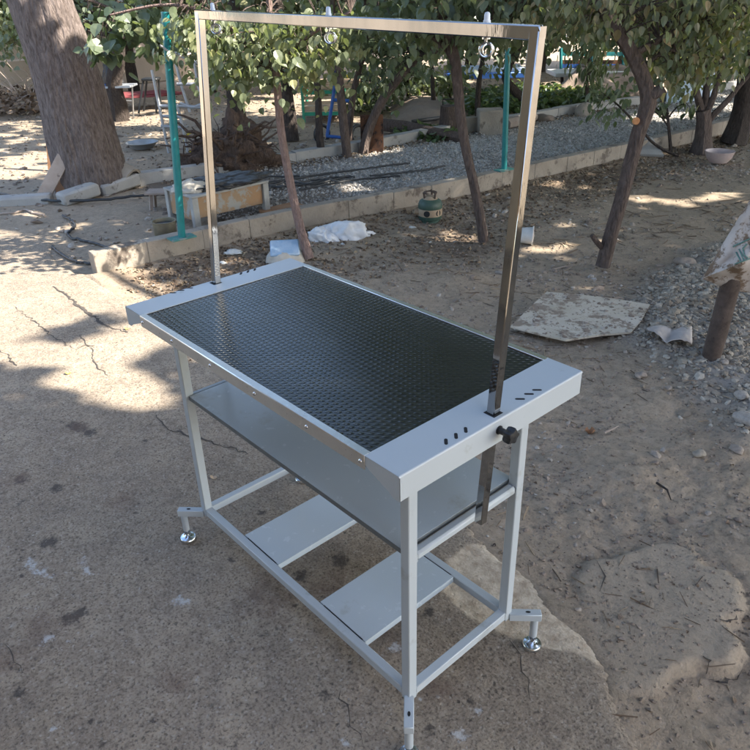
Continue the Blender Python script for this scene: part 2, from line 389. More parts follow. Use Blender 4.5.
M['adobe'] = worn('adobe_plaster', (.42, .35, .28), (.50, .42, .34), 1.2, .95, 0, .006, 12, c3=(.30, .24, .19), f3=.62)
M['house'] = worn('cream_plaster', (.42, .35, .27), (.48, .41, .32), 1.5, .9, 0, .004, 20)
M['pink'] = worn('pink_enamel', (.40, .29, .27), (.46, .37, .34), 14, .4)
M['tin'] = worn('dull_tin', (.30, .31, .32), (.40, .41, .42), 10, .45, .6)
M['brass_tin'] = worn('tarnished_tin', (.25, .22, .15), (.17, .15, .11), 10, .5, .4)
M['steel_grey'] = worn('galvanised_steel', (.42, .44, .47), (.33, .35, .38), 14, .5, .5)
M['blue'] = worn('blue_paint', (.02, .08, .30), (.03, .11, .36), 12, .45)
M['green_crate'] = worn('green_paint', (.02, .22, .14), (.03, .27, .18), 12, .5)
M['timber'] = worn('sun_bleached_timber', (.42, .30, .20), (.52, .40, .28), 12, .8)
M['yellow'] = worn('yellow_paint', (.55, .42, .03), (.6, .48, .05), 12, .6)
M['leaf_yellow'] = worn('yellowed_leaf', (.38, .29, .06), (.46, .37, .10), 60, .7)
M['board_old'] = worn('flaking_board', (.42, .37, .29), (.56, .51, .43), 4, .85, 0, .003, 60, c3=(.24, .19, .145), f3=.5)
M['cloth'] = worn('dusty_cloth', (.38, .34, .32), (.46, .42, .40), 10, .85, 0, .002, 120)
M['plum'] = worn('dark_red_rug', (.16, .03, .035), (.22, .05, .05), 20, .9)
M['sky_tarp'] = worn('blue_white_tarp', (.45, .52, .60), (.33, .43, .56), 2, .6, 0, .004, 12)
M['root'] = mat_bark('dry_roots', (.06, .04, .032), (.15, .105, .08), (.10, .07, .055), 2)
M['mound'] = worn('earth_mound', (.22, .165, .13), (.28, .22, .175), 4, .95, 0, .01, 20)
M['ink'] = worn('green_print', (.09, .19, .16), (.14, .24, .2), 40, .8, c3=(.35, .33, .3), f3=.6)
M['crack'] = worn('crack_soil', (.05, .042, .036), (.08, .068, .058), 30, 1)
# ---------------------------------------------------------------- ground
def lines(c, lo, hi, s0, k):
    a = [c]; x = c
    while x < hi: x += s0 + k * (x - c); a.append(x)
    x = c; b = []
    while x > lo: x -= s0 + k * (c - x); b.append(x)
    return np.array(b[::-1] + a)
def grid(name, xs, ys, zf, m, attrs=None, cull=None):
    X, Y = np.meshgrid(xs, ys, indexing='ij'); Z = zf(X, Y); n, k = X.shape
    V = np.stack([X, Y, Z], -1).reshape(-1, 3); I = np.arange(n * k).reshape(n, k)
    F = np.stack([I[:-1, :-1], I[1:, :-1], I[1:, 1:], I[:-1, 1:]], -1).reshape(-1, 4)
    if cull is not None:
        keep = cull(X, Y).ravel(); F = F[keep[F].all(1)]
    return np_mesh(name, V, F, m, smooth=True, vattr={a: f(X, Y) for a, f in (attrs or {}).items()})

EDGE = [(-30, .75), (-6.4, .62), (-5.6, .52), (-5.05, .50), (-4.85, .66), (-4.45, .72), (-4.2, .60), (-3.9, .55), (-3.55, .62), (-3.0, .60), (-2.2, .60), (-1.2, .58), (-.3, .56),
        (.05, .55), (.18, .50), (.29, .49), (.40, .50), (.52, .44), (.64, .43), (.74, .38), (.83, .27), (.95, .19), (1.15, .12), (1.6, .05), (3, -.1), (30, -.3)]
EX = np.array([e[0] for e in EDGE]); EY = np.array([e[1] for e in EDGE])
def edge(x): return np.interp(x, EX, EY)
def wallx(y): return np.interp(y, [.6, 1.3, 2.36, 3.32, 4.1, 5.1, 6.1, 6.8, 7.8, 30], [-3.50, -3.48, -3.38, -3.20, -3.06, -2.99, -2.89, -2.80, -2.74, -2.4])
def kerbx(y): return np.interp(y, [-6, .77, 2.07, 2.85, 4, 4.83, 6.2, 7.3, 9, 10.2, 12, 14, 30], [-6.1, -5.98, -5.85, -5.68, -5.50, -5.38, -5.36, -5.28, -5.10, -4.85, -4.64, -4.6, -4.4])

PAD = [G(*p) for p in [(598, 640), (575, 575), (590, 556), (612, 556), (635, 546), (655, 540), (675, 541), (695, 548), (705, 562), (728, 566), (742, 580), (746, 600), (738, 615),
                       (725, 618), (738, 630), (747, 645), (738, 662), (718, 664), (700, 660), (675, 668), (655, 690), (625, 690)]]
GRAV = [G(*p) for p in [(640, 300), (665, 268), (700, 250), (760, 235), (800, 300), (790, 420), (745, 440), (715, 400), (690, 375), (665, 345), (640, 340)]]
LIT1 = [G(*p) for p in [(120, 290), (250, 235), (330, 255), (420, 225), (520, 200), (640, 160), (700, 160), (560, 215), (480, 262), (400, 262), (330, 300), (200, 310)]]
def padm(X, Y): return np.clip(.5 - poly_sd(X, Y, PAD) / .02 + .35 * fbm(X, Y, 14, 3), 0, 1)
def gravm(X, Y): return np.clip(.5 - poly_sd(X, Y, GRAV) / .25 + .5 * fbm(X, Y, 5, 3), 0, 1)
def litm(X, Y):
    a = np.clip(.5 - poly_sd(X, Y, LIT1) / .5, 0, 1)
    b = np.clip(1 - np.abs(X - wallx(Y) - .25) / .35, 0, 1) * (Y > .7) * (Y < 14)
    return np.clip(np.maximum(a * .6, b * .75) + .3 * fbm(X, Y, 2, 3), 0, 1) * (X > wallx(Y))
def dirt_z(X, Y):
    near = np.exp(-np.hypot(X - .6, Y - 1.2) / 5)
    z = -.035 + .045 * fbm(X, Y, .7, 3) * near + .022 * fbm(X, Y, 4, 4) * near + .014 * fbm(X, Y, 17, 4, .62) * near + .006 * fbm(X, Y, 60, 2) * near
    pm = padm(X, Y)
    z = z * (1 - pm) + pm * (-.006 + .010 * fbm(X, Y, 3, 3) + .009 * fbm(X, Y, 10, 5, .65)) - .012 * np.exp(-((poly_sd(X, Y, PAD) - .012) / .012) ** 2) * (Y > edge(X) + .1) * np.clip(.6 + fbm(X, Y, 4, 2), 0, 1)
    z = z + .05 * gravm(X, Y) * (1 + .6 * fbm(X, Y, 3, 3))
    for (u, v, r, h) in [(640, 470, .16, .022), (720, 455, .2, .02), (600, 480, .13, .015), (455, 275, .22, .05), (400, 268, .2, .03), (560, 300, .25, .02)]:
        c = G(u, v); z = z + h * np.exp(-((X - c.x) ** 2 + (Y - c.y) ** 2) / r ** 2)
    k = np.clip(1 - (Y - edge(X)) / .30, 0, 1) ** .8 * (Y > edge(X) - .08); z = z * (1 - k) + k * (-.012 + .006 * fbm(X, Y, 9, 3))
    z = z - .09 * np.clip((edge(X) - .04 - Y) / .12, 0, 1)
    z = z + np.clip((wallx(Y) + .35 - X) / .35, 0, 1) * .03 * (X > wallx(Y) - .05) * (Y > .6)
    return np.where(X < wallx(Y) - .05, np.where(Y > edge(X), -.012 + .012 * fbm(X, Y, 1.2, 3), z), z)
xs = lines(.6, -70, 60, .012, .021); ys = lines(.75, -50, 80, .012, .021)
ground = grid('ground', xs, ys, dirt_z, M['dirt'], dict(gravel=gravm, pad=padm, litter=litm))
tag(ground, kind='structure')

# concrete slab the table stands on
def blob(lst, soft):
    pts = [(G(u, v), r) for u, v, r in lst]
    def f(X, Y):
        a = np.zeros(X.shape)
        for c, r in pts: a = np.maximum(a, np.exp(-((X - c.x) ** 2 + (Y - c.y) ** 2) / (r * r)))
        return a * soft
    return f
stainf = blob([(48, 542, .05), (68, 618, .05), (80, 612, .04), (20, 575, .015), (20, 480, .05), (72, 425, .05), (90, 432, .05), (80, 427, .05), (57, 488, .045), (22, 503, .03), (155, 720, .02), (325, 695, .026), (145, 560, .02), (152, 490, .018), (262, 512, .03), (343, 705, .02),
               (232, 560, .025), (120, 630, .018), (195, 575, .02), (295, 605, .02), (395, 610, .03), (430, 612, .03), (340, 560, .05), (300, 575, .04), (60, 690, .02), (90, 722, .02), (230, 640, .015), (265, 635, .02), (160, 462, .015), (433, 405, .02), (180, 428, .03), (145, 440, .02), (470, 700, .02), (430, 730, .03), (20, 692, .03), (100, 745, .02), (450, 660, .025)], 1.0)
rustf = blob([(15, 480, .12), (45, 620, .12), (80, 425, .1), (270, 600, .16), (330, 590, .14), (380, 640, .14), (440, 690, .1), (10, 660, .1), (180, 680, .08), (120, 500, .1), (420, 560, .12)], .8)
splf = blob([(28, 560, .025), (33, 567, .03), (42, 572, .028), (52, 575, .02), (82, 560, .024), (86, 568, .026), (90, 575, .016), (57, 461, .02), (47, 639, .03), (70, 641, .018), (12, 646, .02), (30, 708, .015), (178, 600, .03), (190, 602, .02), (140, 590, .014), (160, 632, .012), (290, 640, .014), (395, 648, .03),
             (50, 730, .02), (420, 700, .015), (240, 625, .012), (480, 710, .02), (460, 735, .03), (345, 742, .02), (560, 560, .03), (160, 600, .012), (335, 660, .01)], .95)
def freshf(X, Y):
    P = [G(*p) for p in [(445, 590), (450, 560), (470, 545), (500, 543), (525, 550), (548, 570), (572, 592), (596, 615), (618, 660), (606, 664), (575, 650), (545, 645), (505, 632), (465, 612)]]
    return np.clip(.5 - poly_sd(X, Y, P) / .05, 0, 1)
def slab_cull(X, Y): return Y < edge(X) + .09
def slab_z(X, Y):
    d = edge(X) - Y + .020 * fbm(X, Y, 7, 4) + .012 * fbm(X, Y, 30, 3)
    z = .006 * fbm(X, Y, 1.2, 3) + .0035 * fbm(X, Y, 9, 4) + .0015 * fbm(X, Y, 45, 2)
    ce = np.clip((X - .25) / .2, 0, 1); low = .018 * np.clip(freshf(X, Y) * 1.3, 0, 1) * (.6 + .4 * fbm(X, Y, 7, 3)) * np.clip((X + .1) / .2, 0, 1)
    r = np.clip(1 - d / (.03 + .04 * ce), 0, 1)
    g = np.clip(np.hypot(X - .2, Y + .1) / 1.2 - .6, 0, 1)
    return (z - .003) * (.4 + .6 * g) - low * .6 - .012 * np.clip(r, 0, 1) ** 2 - np.clip(-d * 1.6, 0, .12)
def sxs():
    return lines(.1, -30, 14, .0125, .016)
slab = grid('concrete_slab', lines(.1, -30, 14, .0125, .016), lines(.15, -14, .85, .012, .016), slab_z, M['concrete'],
            dict(stain=stainf, rust=rustf, splash=splf, fresh=freshf), slab_cull)
tag(slab, kind='structure')
# cracks: thin jagged lines in the concrete
cr = MB()
def crack(pts, w):
    P = [G(*p) for p in pts]; out = []
    for a, b in zip(P[:-1], P[1:]):
        n = max(2, int((b - a).length / .025)); q = (b - a).normalized(); s = Vector((-q.y, q.x, 0))
        for i in range(n): out.append(a.lerp(b, i / n) + s * random.gauss(0, .007))
    out.append(P[-1]); L = []; R = []
    for i, p in enumerate(out):
        q = (out[min(i + 1, len(out) - 1)] - out[max(i - 1, 0)]).normalized(); s = Vector((-q.y, q.x, 0))
        t = i / (len(out) - 1); ww = w * (.25 + .75 * math.sin(math.pi * min(1, max(0, t * .94 + .03)))) * random.uniform(.3, 1.3)
        z = float(slab_z(np.array([p.x]), np.array([p.y]))[0]) + .003
        L.append(Vector((p.x, p.y, z)) + s * ww / 2); R.append(Vector((p.x, p.y, z)) - s * ww / 2)
    n = len(L); cr.add(L + R, [(i, i + 1, n + i + 1, n + i) for i in range(n - 1)])
crack([(53, 286), (68, 296), (85, 310), (105, 325), (128, 332)], .022)
crack([(13, 305), (40, 325), (60, 340), (75, 348)], .010)
crack([(75, 348), (85, 345), (95, 345)], .010)
crack([(0, 350), (12, 360), (17, 365)], .010)
crack([(155, 415), (165, 427), (180, 432), (200, 440), (230, 448), (248, 455)], .009)
crack([(93, 345), (92, 355), (96, 365), (108, 375)], .008)
crack([(78, 335), (90, 345)], .006)
crack([(342, 690), (347, 705), (355, 725), (363, 745)], .004)
crack([(510, 640), (520, 655), (528, 680), (530, 700)], .004)
crack([(0, 640), (14, 655), (22, 672)], .004)
cr.build('crack', M['crack'], slab)
cr = MB(); slab_z_ = slab_z
def slab_z(X, Y): return dirt_z(X, Y) - .001
crack([(722, 620), (732, 614), (741, 612), (746, 605)], .014); crack([(702, 656), (708, 661), (714, 666), (720, 669), (726, 671), (733, 670), (740, 667), (747, 656)], .010); crack([(596, 560), (604, 575), (600, 590)], .006)
cr.build('dirt_crack', M['crack'], ground); slab_z = slab_z_
tag(bpy.data.objects['crack'])

# gravel path between the two kerbs
def path_z(X, Y): return .006 + .010 * fbm(X, Y, 1.5, 3) + .006 * fbm(X, Y, 12, 2)
def path_cull(X, Y): return (X < wallx(Y) - .04) & (X > kerbx(Y) + .03) & (Y > 2.0 + .5 * fbm(X, Y, 2, 2))
path = grid('path', np.arange(-6.2, -2.7, .04), np.concatenate([np.arange(1.2, 12, .05), np.arange(12, 30, .2)]), path_z, M['path'],
            dict(dirty=lambda X, Y: np.clip(1.05 - (Y - 2.6) / 2.6, 0, 1) * .9 + np.clip(1 - (X - kerbx(Y) - .1) / .25, 0, 1) * .5), path_cull)
tag(path, kind='structure')

# curb wall of cast blocks in front, kerb stones behind
def row(name, xf, y0, y1, L, w, h, z0, m, label, cat, jit=.003, bev=.005, top=0.0):
    base = Vector((float(xf(y0)), y0, 0)); t = thing(name, base, label, cat)
    y = y0; mb = MB(); rr = random.Random(3)
    while y < y1:
        l = L * rr.uniform(.85, 1.15)
        if y + l > y1: l = y1 - y
        if l < .08: break
        a = Vector((float(xf(y)), y, 0)); b = Vector((float(xf(y + l)), y + l, 0)); dz = rr.uniform(-jit, jit)
        q = (b - a).normalized()
        a2 = a + q * .0012; b2 = b - q * .0012; c = Vector((0, 0, (z0 + h) / 2 + dz))
        mb.beam(a2 + c, b2 + c + Vector((0, 0, rr.uniform(-jit, jit))), w + rr.uniform(-.004, .004), h - z0, bevel=bev)
        y += l
    o = mb.build('curb_block' if 'wall' in name else 'kerb_stone', m, t); return t
row('low_wall', lambda y: wallx(y) - .05, .66, 10.5, .43, .10, .150, -.12, M['curb'], 'low wall of cast concrete blocks running behind the table beside the gravel path', 'low wall')
kb = row('kerb', kerbx, 2.1, 26, .9, .13, .125, -.1, M['kerbstone'], 'pale concrete kerb edging the far side of the gravel path', 'kerb', .008)
# loose, half sunk kerb stones in front of the big tree
for i, (a, b, lab) in enumerate([((60, 200), (97, 191), 'half buried pale kerb stone lying left before the big trunk'), ((99, 191), (137, 181), 'tilted pale kerb stone right before the big trunk')]):
    A = G(*a, .04); B = G(*b, .05); t = thing('loose_kerb_stone', (A.x, A.y, 0), lab, 'kerb stone', 'loose kerb stones before the big trunk')
    MB().beam(A + Vector((0, 0, .0)), B + Vector((0, 0, .03)), .17, .12, bevel=.02).build('stone', M['kerbstone'], t)
A = G(0, 202, .02); B = G(52, 199, .02)
t = thing('loose_kerb_stone', (A.x, A.y, 0), 'dirty sunken kerb stone at the left edge with a black hose across it', 'kerb stone', 'loose kerb stones before the big trunk')
MB().beam(A + Vector((-.25, -.35, 0)), B, .16, .10, bevel=.02).build('stone', M['kerbstone'], t)
for nm in ('kerb_stone',): pass

# earth banks and ground cover beyond the path
def bank(name, pts, h, m):
    P = [G(*p) for p in pts]; xs_ = np.arange(min(p.x for p in P) - .3, max(p.x for p in P) + .3, .06); ys_ = np.arange(min(p.y for p in P) - .3, max(p.y for p in P) + .3, .06)
    f = lambda X, Y: -.06 + (h + .06) * np.clip(-poly_sd(X, Y, P) / .45, 0, 1) ** .7 * (1 + .35 * fbm(X, Y, 2.5, 4)) + .01 * fbm(X, Y, 12, 2)
    return tag(grid(name, xs_, ys_, f, m, cull=lambda X, Y: poly_sd(X, Y, P) < .1), kind='structure')
bank('earth_bank', [(390, 122), (385, 108), (420, 102), (462, 106), (480, 118), (440, 124)], .16, M['mound'])
bank('earth_bank', [(545, 100), (560, 84), (620, 80), (700, 84), (660, 92), (600, 100)], .35, M['mound'])
bank('earth_bank', [(560, 108), (620, 96), (690, 90), (690, 84), (600, 90), (520, 104), (500, 112)], .05, M['mound'])

# scattered stones, gravel and leaf litter
ico = bmesh.new(); bmesh.ops.create_icosphere(ico, subdivisions=1, radius=1); ico.verts.index_update()
ICV = np.array([v.co[:] for v in ico.verts]); ICF = np.array([[v.index for v in f.verts] for f in ico.faces]); ico.free()
def rotz(a):
    c, s = np.cos(a), np.sin(a); z = np.zeros_like(a); o = np.ones_like(a)
    return np.stack([np.stack([c, -s, z], -1), np.stack([s, c, z], -1), np.stack([z, z, o], -1)], -2)
def eul(rx, ry, rz):
    def R(a, i):
        c, s = np.cos(a), np.sin(a); m_ = np.zeros((len(a), 3, 3)); j, k = (i + 1) % 3, (i + 2) % 3
        m_[:, i, i] = 1; m_[:, j, j] = c; m_[:, j, k] = -s; m_[:, k, j] = s; m_[:, k, k] = c; return m_
    return R(rz, 2) @ R(ry, 1) @ R(rx, 0)
def scatter_stones(name, P, size, m, flat=.6, parent=None, kind='stuff'):
    n = len(P); T = ICV[None] * (1 + RNG.uniform(-.28, .28, (n, 12, 1))); sc = size[:, None] * np.stack([RNG.uniform(.7, 1.4, n), RNG.uniform(.6, 1, n), RNG.uniform(flat * .6, flat, n)], -1)
    T = T * sc[:, None]; T = np.einsum('nij,nkj->nki', eul(RNG.uniform(-.4, .4, n), RNG.uniform(-.4, .4, n), RNG.uniform(0, 6.3, n)), T) + P[:, None]
    F = (ICF[None] + 12 * np.arange(n)[:, None, None]).reshape(-1, 3)
    return tag(np_mesh(name, T.reshape(-1, 3), F, m, parent, fattr={'tint': np.repeat(RNG.random(n), 20)}), kind=kind)
def inpoly(n, poly, jitter=0):
    P = np.array([(p[0], p[1]) for p in poly]); lo = P.min(0); hi = P.max(0); out = np.zeros((0, 2))
    while len(out) < n:
        q = RNG.uniform(lo, hi, (n * 2, 2)); q = q[poly_sd(q[:, 0], q[:, 1], poly) + jitter * RNG.normal(0, 1, len(q)) < 0]; out = np.vstack([out, q])
    return out[:n]
def gz(q): return np.where(q[:, 1] < edge(q[:, 0]), slab_z(q[:, 0], q[:, 1]), dirt_z(q[:, 0], q[:, 1]))
# heap of grey gravel by the rusty post
q = inpoly(9000, GRAV, .10); q = q[RNG.random(len(q)) < np.clip(.75 + 1.1 * fbm(q[:, 0], q[:, 1], 4, 3), .1, 1)]; s = RNG.gamma(2.4, .0036, len(q)) + .003
scatter_stones('gravel', np.column_stack([q, gz(q) + s * .1]), np.clip(s, .004, .036), M['gravel'])
# small stones over the dirt: density falls with distance, clustered
q = np.column_stack([RNG.uniform(-3.2, 2.2, 46000), RNG.uniform(.2, 8.5, 46000)])
dens = np.clip(.28 + .9 * fbm(q[:, 0], q[:, 1], 1.6, 3) + .5 * fbm(q[:, 0], q[:, 1], 6, 2), .03, 1)
dist = np.hypot(q[:, 0] - CAM.x, q[:, 1] - CAM.y)
keep = (q[:, 1] > edge(q[:, 0]) + .01) & (q[:, 0] > wallx(q[:, 1]) + .03) & (RNG.random(len(q)) < dens) & (padm(q[:, 0], q[:, 1]) < .5 * RNG.random(len(q)) + .1)
q = q[keep]; s = np.clip(RNG.gamma(1.6, .0022, len(q)) + .0012, .001, .02) * (1 + .12 * dist[keep])
scatter_stones('pebbles', np.column_stack([q, gz(q) + s * .15]), s, M['stones'])
OCV = np.array([(1, 0, 0), (-1, 0, 0), (0, 1, 0), (0, -1, 0), (0, 0, 1), (0, 0, -1)], float); OCF = np.array([(0, 2, 4), (2, 1, 4), (1, 3, 4), (3, 0, 4), (2, 0, 5), (1, 2, 5), (3, 1, 5), (0, 3, 5)])
def scatter_clods(name, P, size, m):
    n = len(P); T = OCV[None] * (1 + RNG.uniform(-.35, .35, (n, 6, 1))) * size[:, None, None] * np.array([1.1, .9, .7])
    T = np.einsum('nij,nkj->nki', eul(RNG.uniform(-1, 1, n), RNG.uniform(-1, 1, n), RNG.uniform(0, 6.3, n)), T) + P[:, None]
    F = (OCF[None] + 6 * np.arange(n)[:, None, None]).reshape(-1, 3)
    return tag(np_mesh(name, T.reshape(-1, 3), F, m, fattr={'tint': np.repeat(RNG.random(n), 8)}), kind='stuff')
q = np.column_stack([RNG.uniform(-3.0, 2.0, 150000), RNG.uniform(.1, 5.5, 150000)]); q = q[(RNG.random(len(q)) < np.exp(-np.hypot(q[:, 0] - .7, q[:, 1] - .7) / 2.2)) & (q[:, 1] > edge(q[:, 0]) + .0) & (q[:, 0] > wallx(q[:, 1]) + .03)]
q = q[RNG.random(len(q)) < np.clip(.45 + 1.2 * fbm(q[:, 0], q[:, 1], 5, 4, .65), .06, 1) * (1 - .35 * padm(q[:, 0], q[:, 1]))]
s = np.clip(RNG.gamma(1.5, .0016, len(q)) + .0009, .0008, .010) * (1 + .25 * np.hypot(q[:, 0] - CAM.x, q[:, 1] - CAM.y) / 3)
scatter_clods('dirt_crumbs', np.column_stack([q, gz(q) + s * .2]), s, M['clods'])
q = np.column_stack([RNG.uniform(-4.5, 1.6, 900), RNG.uniform(-2.5, .6, 900)]); q = q[q[:, 1] < edge(q[:, 0]) - .02]; s = RNG.gamma(1.5, .0012, len(q)) + .001
scatter_stones('grit', np.column_stack([q, gz(q)]), s, M['stones'])
q = np.column_stack([RNG.uniform(-5.4, -3.1, 26000), RNG.uniform(2, 14, 26000)]); q = q[path_cull(q[:, 0], q[:, 1])]
s = RNG.gamma(3, .0025, len(q)) + .004; scatter_clods('path_gravel', np.column_stack([q, .010 + s * .1]), s, M['pathg'])
q = np.column_stack([RNG.uniform(-12, -3.8, 6000), RNG.uniform(-1, 14, 6000)]); q = q[(q[:, 0] < kerbx(q[:, 1]) - .1) | ((q[:, 1] < 2.2) & (q[:, 1] > edge(q[:, 0]) + .05) & (q[:, 0] < wallx(q[:, 1]) - .1))]
s = RNG.gamma(2, .006, len(q)) + .004; scatter_stones('garden_pebbles', np.column_stack([q, np.full(len(q), -.008) + s * .1]), s, M['stones'])

# chips of straw, twig and bark
n = 1500; q = np.column_stack([RNG.uniform(-2.8, 1.8, n * 6), RNG.uniform(.2, 6, n * 6)]); q = q[(q[:, 1] > edge(q[:, 0])) & (q[:, 0] > wallx(q[:, 1]) + .05) & (RNG.random(len(q)) < np.clip(.15 + 1.5 * fbm(q[:, 0], q[:, 1], 2.5, 3), 0, 1))][:n]; n = len(q)
L_ = RNG.uniform(.008, .035, n) * (1 + .2 * np.hypot(q[:, 0] - 1.3, q[:, 1])); T_ = np.array([(-1, -.05, -.04), (-1, .05, -.04), (-1, 0, .06), (1, -.04, -.04), (1, .04, -.04), (1, 0, .05)])[None] * L_[:, None, None]
T_ = np.einsum('nij,nkj->nki', eul(RNG.uniform(0, 3, n), RNG.normal(0, .15, n), RNG.uniform(0, 6.3, n)), T_) + np.column_stack([q, gz(q) + .004])[:, None]
F_ = np.array([(0, 1, 4, 3), (1, 2, 5, 4), (2, 0, 3, 5)]); F_ = (F_[None] + 6 * np.arange(n)[:, None, None]).reshape(-1, 4)
tag(np_mesh('straw_bits', T_.reshape(-1, 3), F_, M['dry'], fattr={'tint': np.repeat(RNG.random(n), 3)}), kind='stuff')
LV = np.array([(0, 0, 0), (.30, .10, .05), (.43, .36, .075), (.33, .68, .04), (0, 1.03, -.12), (-.33, .68, .04), (-.43, .36, .075), (-.30, .10, .05), (0, .5, -.01)])
LF = np.array([(0, 1, 2, 8), (8, 2, 3, 4), (8, 4, 5, 6), (0, 8, 6, 7)])
def leaves(name, P, size, pitch, m, parent=None, kind=None, flat=0.0, tint=None, narrow=1.0, roll=.5):
    """pitch: how far the blade hangs down (0 level, pi/2 straight down)"""
    n = len(P); T = np.repeat(LV[None], n, 0) * np.array([narrow, 1, 1]); T[..., 2] *= (1 + flat * RNG.uniform(1, 4, (n, 1))); T = T * size[:, None, None]
    R = eul(-pitch, RNG.normal(0, roll, n), RNG.uniform(0, 2 * math.pi, n)); 
    # roll about the blade's own axis first, then hang, then turn
    a = RNG.normal(0, roll, n); c, s_ = np.cos(a), np.sin(a); x = T[..., 0] * c[:, None] + T[..., 2] * s_[:, None]; z = -T[..., 0] * s_[:, None] + T[..., 2] * c[:, None]
    T = np.stack([x, T[..., 1], z], -1)
    T = np.einsum('nij,nkj->nki', eul(-pitch, np.zeros(n), RNG.uniform(0, 2 * math.pi, n)), T) + P[:, None]
    F = (LF[None] + 9 * np.arange(n)[:, None, None]).reshape(-1, 4)
    tn = RNG.random(n) if tint is None else tint
    return tag(np_mesh(name, T.reshape(-1, 3), F, m, parent, fattr={'tint': np.repeat(tn, 4)}), kind=kind)
# litter: along the wall and on the dirt, a few on the concrete
y = RNG.uniform(.8, 9, 4200); x = wallx(y) + np.abs(RNG.normal(0, .35, len(y))) + .03; q1 = np.column_stack([x, y])
q2 = inpoly(2600, LIT1); y = RNG.uniform(2.2, 12, 1200); q3 = np.column_stack([kerbx(y) + np.abs(RNG.normal(0, .14, len(y))) + .09, y])
q4 = np.column_stack([RNG.uniform(-2, 1.6, 420), RNG.uniform(.3, 4, 420)]); q5 = np.column_stack([RNG.uniform(-14, -5.8, 5200), RNG.uniform(-1, 13, 5200)])
q6 = np.column_stack([RNG.uniform(-5, 1.5, 16), RNG.uniform(-1.6, .5, 16)])
q = np.vstack([q1, q2, q3, q4, q5, q6]); z = gz(q); ip = path_cull(q[:, 0], q[:, 1]); z = np.where(ip, .02, z) + .004
s = RNG.uniform(.010, .036, len(q)); s[len(q1) + len(q2) + len(q3):len(q1) + len(q2) + len(q3) + len(q4)] *= .55; s[-16:] *= .6
leaves('leaf_litter', np.column_stack([q, z]), s, RNG.normal(0, .25, len(q)), M['dry'], kind='stuff', flat=.6)
# ---------------------------------------------------------------- the table
H = .909; L2 = .586; W2 = .30; EC = .100; LX = .501; LY = .192; SQ = .028
T = thing('grooming_table', (0, 0, 0), 'light grey metal grooming table with black treaded top and tall polished steel arm frame', 'grooming table')
# treaded rubber mat
MB().box((0, 0, H - .012), (2 * (L2 - EC) + .006, 2 * W2 - .034, .018), bevel=.002).build('rubber_mat', M['rubber'], T)
MB().box((0, 0, H - .034), (2 * (L2 - EC) - .004, 2 * W2 - .03, .018)).build('table_board', M['edge'], T)
# aluminium L trims with rivets along both long edges
for sgn in (-1, 1):
    mb = MB(); x0 = -(L2 - EC) - .002; x1 = -x0
    mb.box((0, sgn * (W2 - .0075), H + .0005 - .0015), (x1 - x0, .019, .003), bevel=.001)
    mb.box((0, sgn * (W2 + .0008), H - .0175), (x1 - x0, .003, .033), bevel=.001)
    tr = mb.build('edge_trim', M['alu'], T)
    for x in (-.474, -.30, -.10, .10, .30, .476):
        MB().lathe((x, sgn * (W2 + .0023), H - .018), [(.0048, 0), (.0046, .0012), (.003, .0026), (.0003, .003)], 12,
                   (Vector((1, 0, 0)), Vector((0, 0, 1)), Vector((0, sgn, 0)))).build('rivet', M['zinc'], tr)
# folded end caps with slots and the square hole of the arm
SL = {1: [[(446, 441.7), (456, 436), (465.7, 430)], [(520, 399), (529, 394), (537, 390)]],
      -1: [[(172.8, 292.8), (181, 290.4), (189.6, 288)], [(241, 273.6), (248, 271.6), (254.8, 269.6)]]}
for sgn in (1, -1):
    xi = sgn * (L2 - EC); xo = sgn * L2
    bm = bmesh.new(); c = .059; th = .0022; r = .004
    # section of the cap: flat top, rounded outer edge, outer skirt (an open folded sheet with thickness)
    sec = [(xi, H)] + [(xo - sgn * r + sgn * r * math.sin(a), H - r + r * math.cos(a)) for a in (0, .4, .8, 1.2, math.pi / 2)] + [(xo, H - c)]
    inn = [(xo - sgn * th, H - c), (xo - sgn * th, H - th), (xi, H - th)]
    mb = MB(); prof = sec + inn; n = len(prof)
    y0, y1 = -W2 + .0, W2 - .0
    vs = [(x, y0, z) for x, z in prof] + [(x, y1, z) for x, z in prof]
    mb.add(vs, [(i, (i + 1) % n, n + (i + 1) % n, n + i) for i in range(n)])
    cap = mb.build('end_cap', M['paint'], T)
    # side flaps, cut back obliquely towards the mat
    for sy in (-1, 1):
        pts = [(xo, H - r), (xo - sgn * r, H - .0006), (xi, H - .0006), (xi, H - .020), (xi + sgn * .006, H - .026), (xo - sgn * .030, H - c + .008), (xo - sgn * .018, H - c), (xo, H - c)]
        f = MB(); k = len(pts); ya = sy * (W2 + .0002); yb = sy * (W2 - .002)
        f.add([(x, ya, z) for x, z in pts] + [(x, yb, z) for x, z in pts], [tuple(range(k)), tuple(range(k, 2 * k))] + [(i, (i + 1) % k, k + (i + 1) % k, k + i) for i in range(k)])
        f.build('side_flap', M['paint'], cap)
    for gi, grp in enumerate(SL[sgn]):
        for (u, v) in grp:
            p = G(u, v, H); d = Vector((1, 1, 0)).normalized() if (gi == 1) == (sgn == 1) or sgn == -1 and gi == 0 else Vector((1, -1, 0)).normalized()
            s_ = Vector((-d.y, d.x, 0)); hl, hr = .0075, .0036
            ring = [p + d * (hl * q) + d * (hr * math.cos(a)) + s_ * (hr * math.sin(a)) for q, aa in ((1, (-90, -45, 0, 45, 90)), (-1, (90, 135, 180, 225, 270))) for a in [math.radians(t) for t in aa]]
            b = MB(); k = len(ring); b.add([Vector((x.x, x.y, H + .0004)) for x in ring] + [Vector((x.x, x.y, H + .0001)) for x in ring], [tuple(range(k))] + [(i, (i + 1) % k, k + (i + 1) % k, k + i) for i in range(k)])
            b.build('slot', M['hole'], cap)
    yy = .0042 if sgn > 0 else -.008
    MB().box((sgn * .5594, yy, H + .00025), (.030, .030, .0004)).build('post_hole', M['hole'], cap)
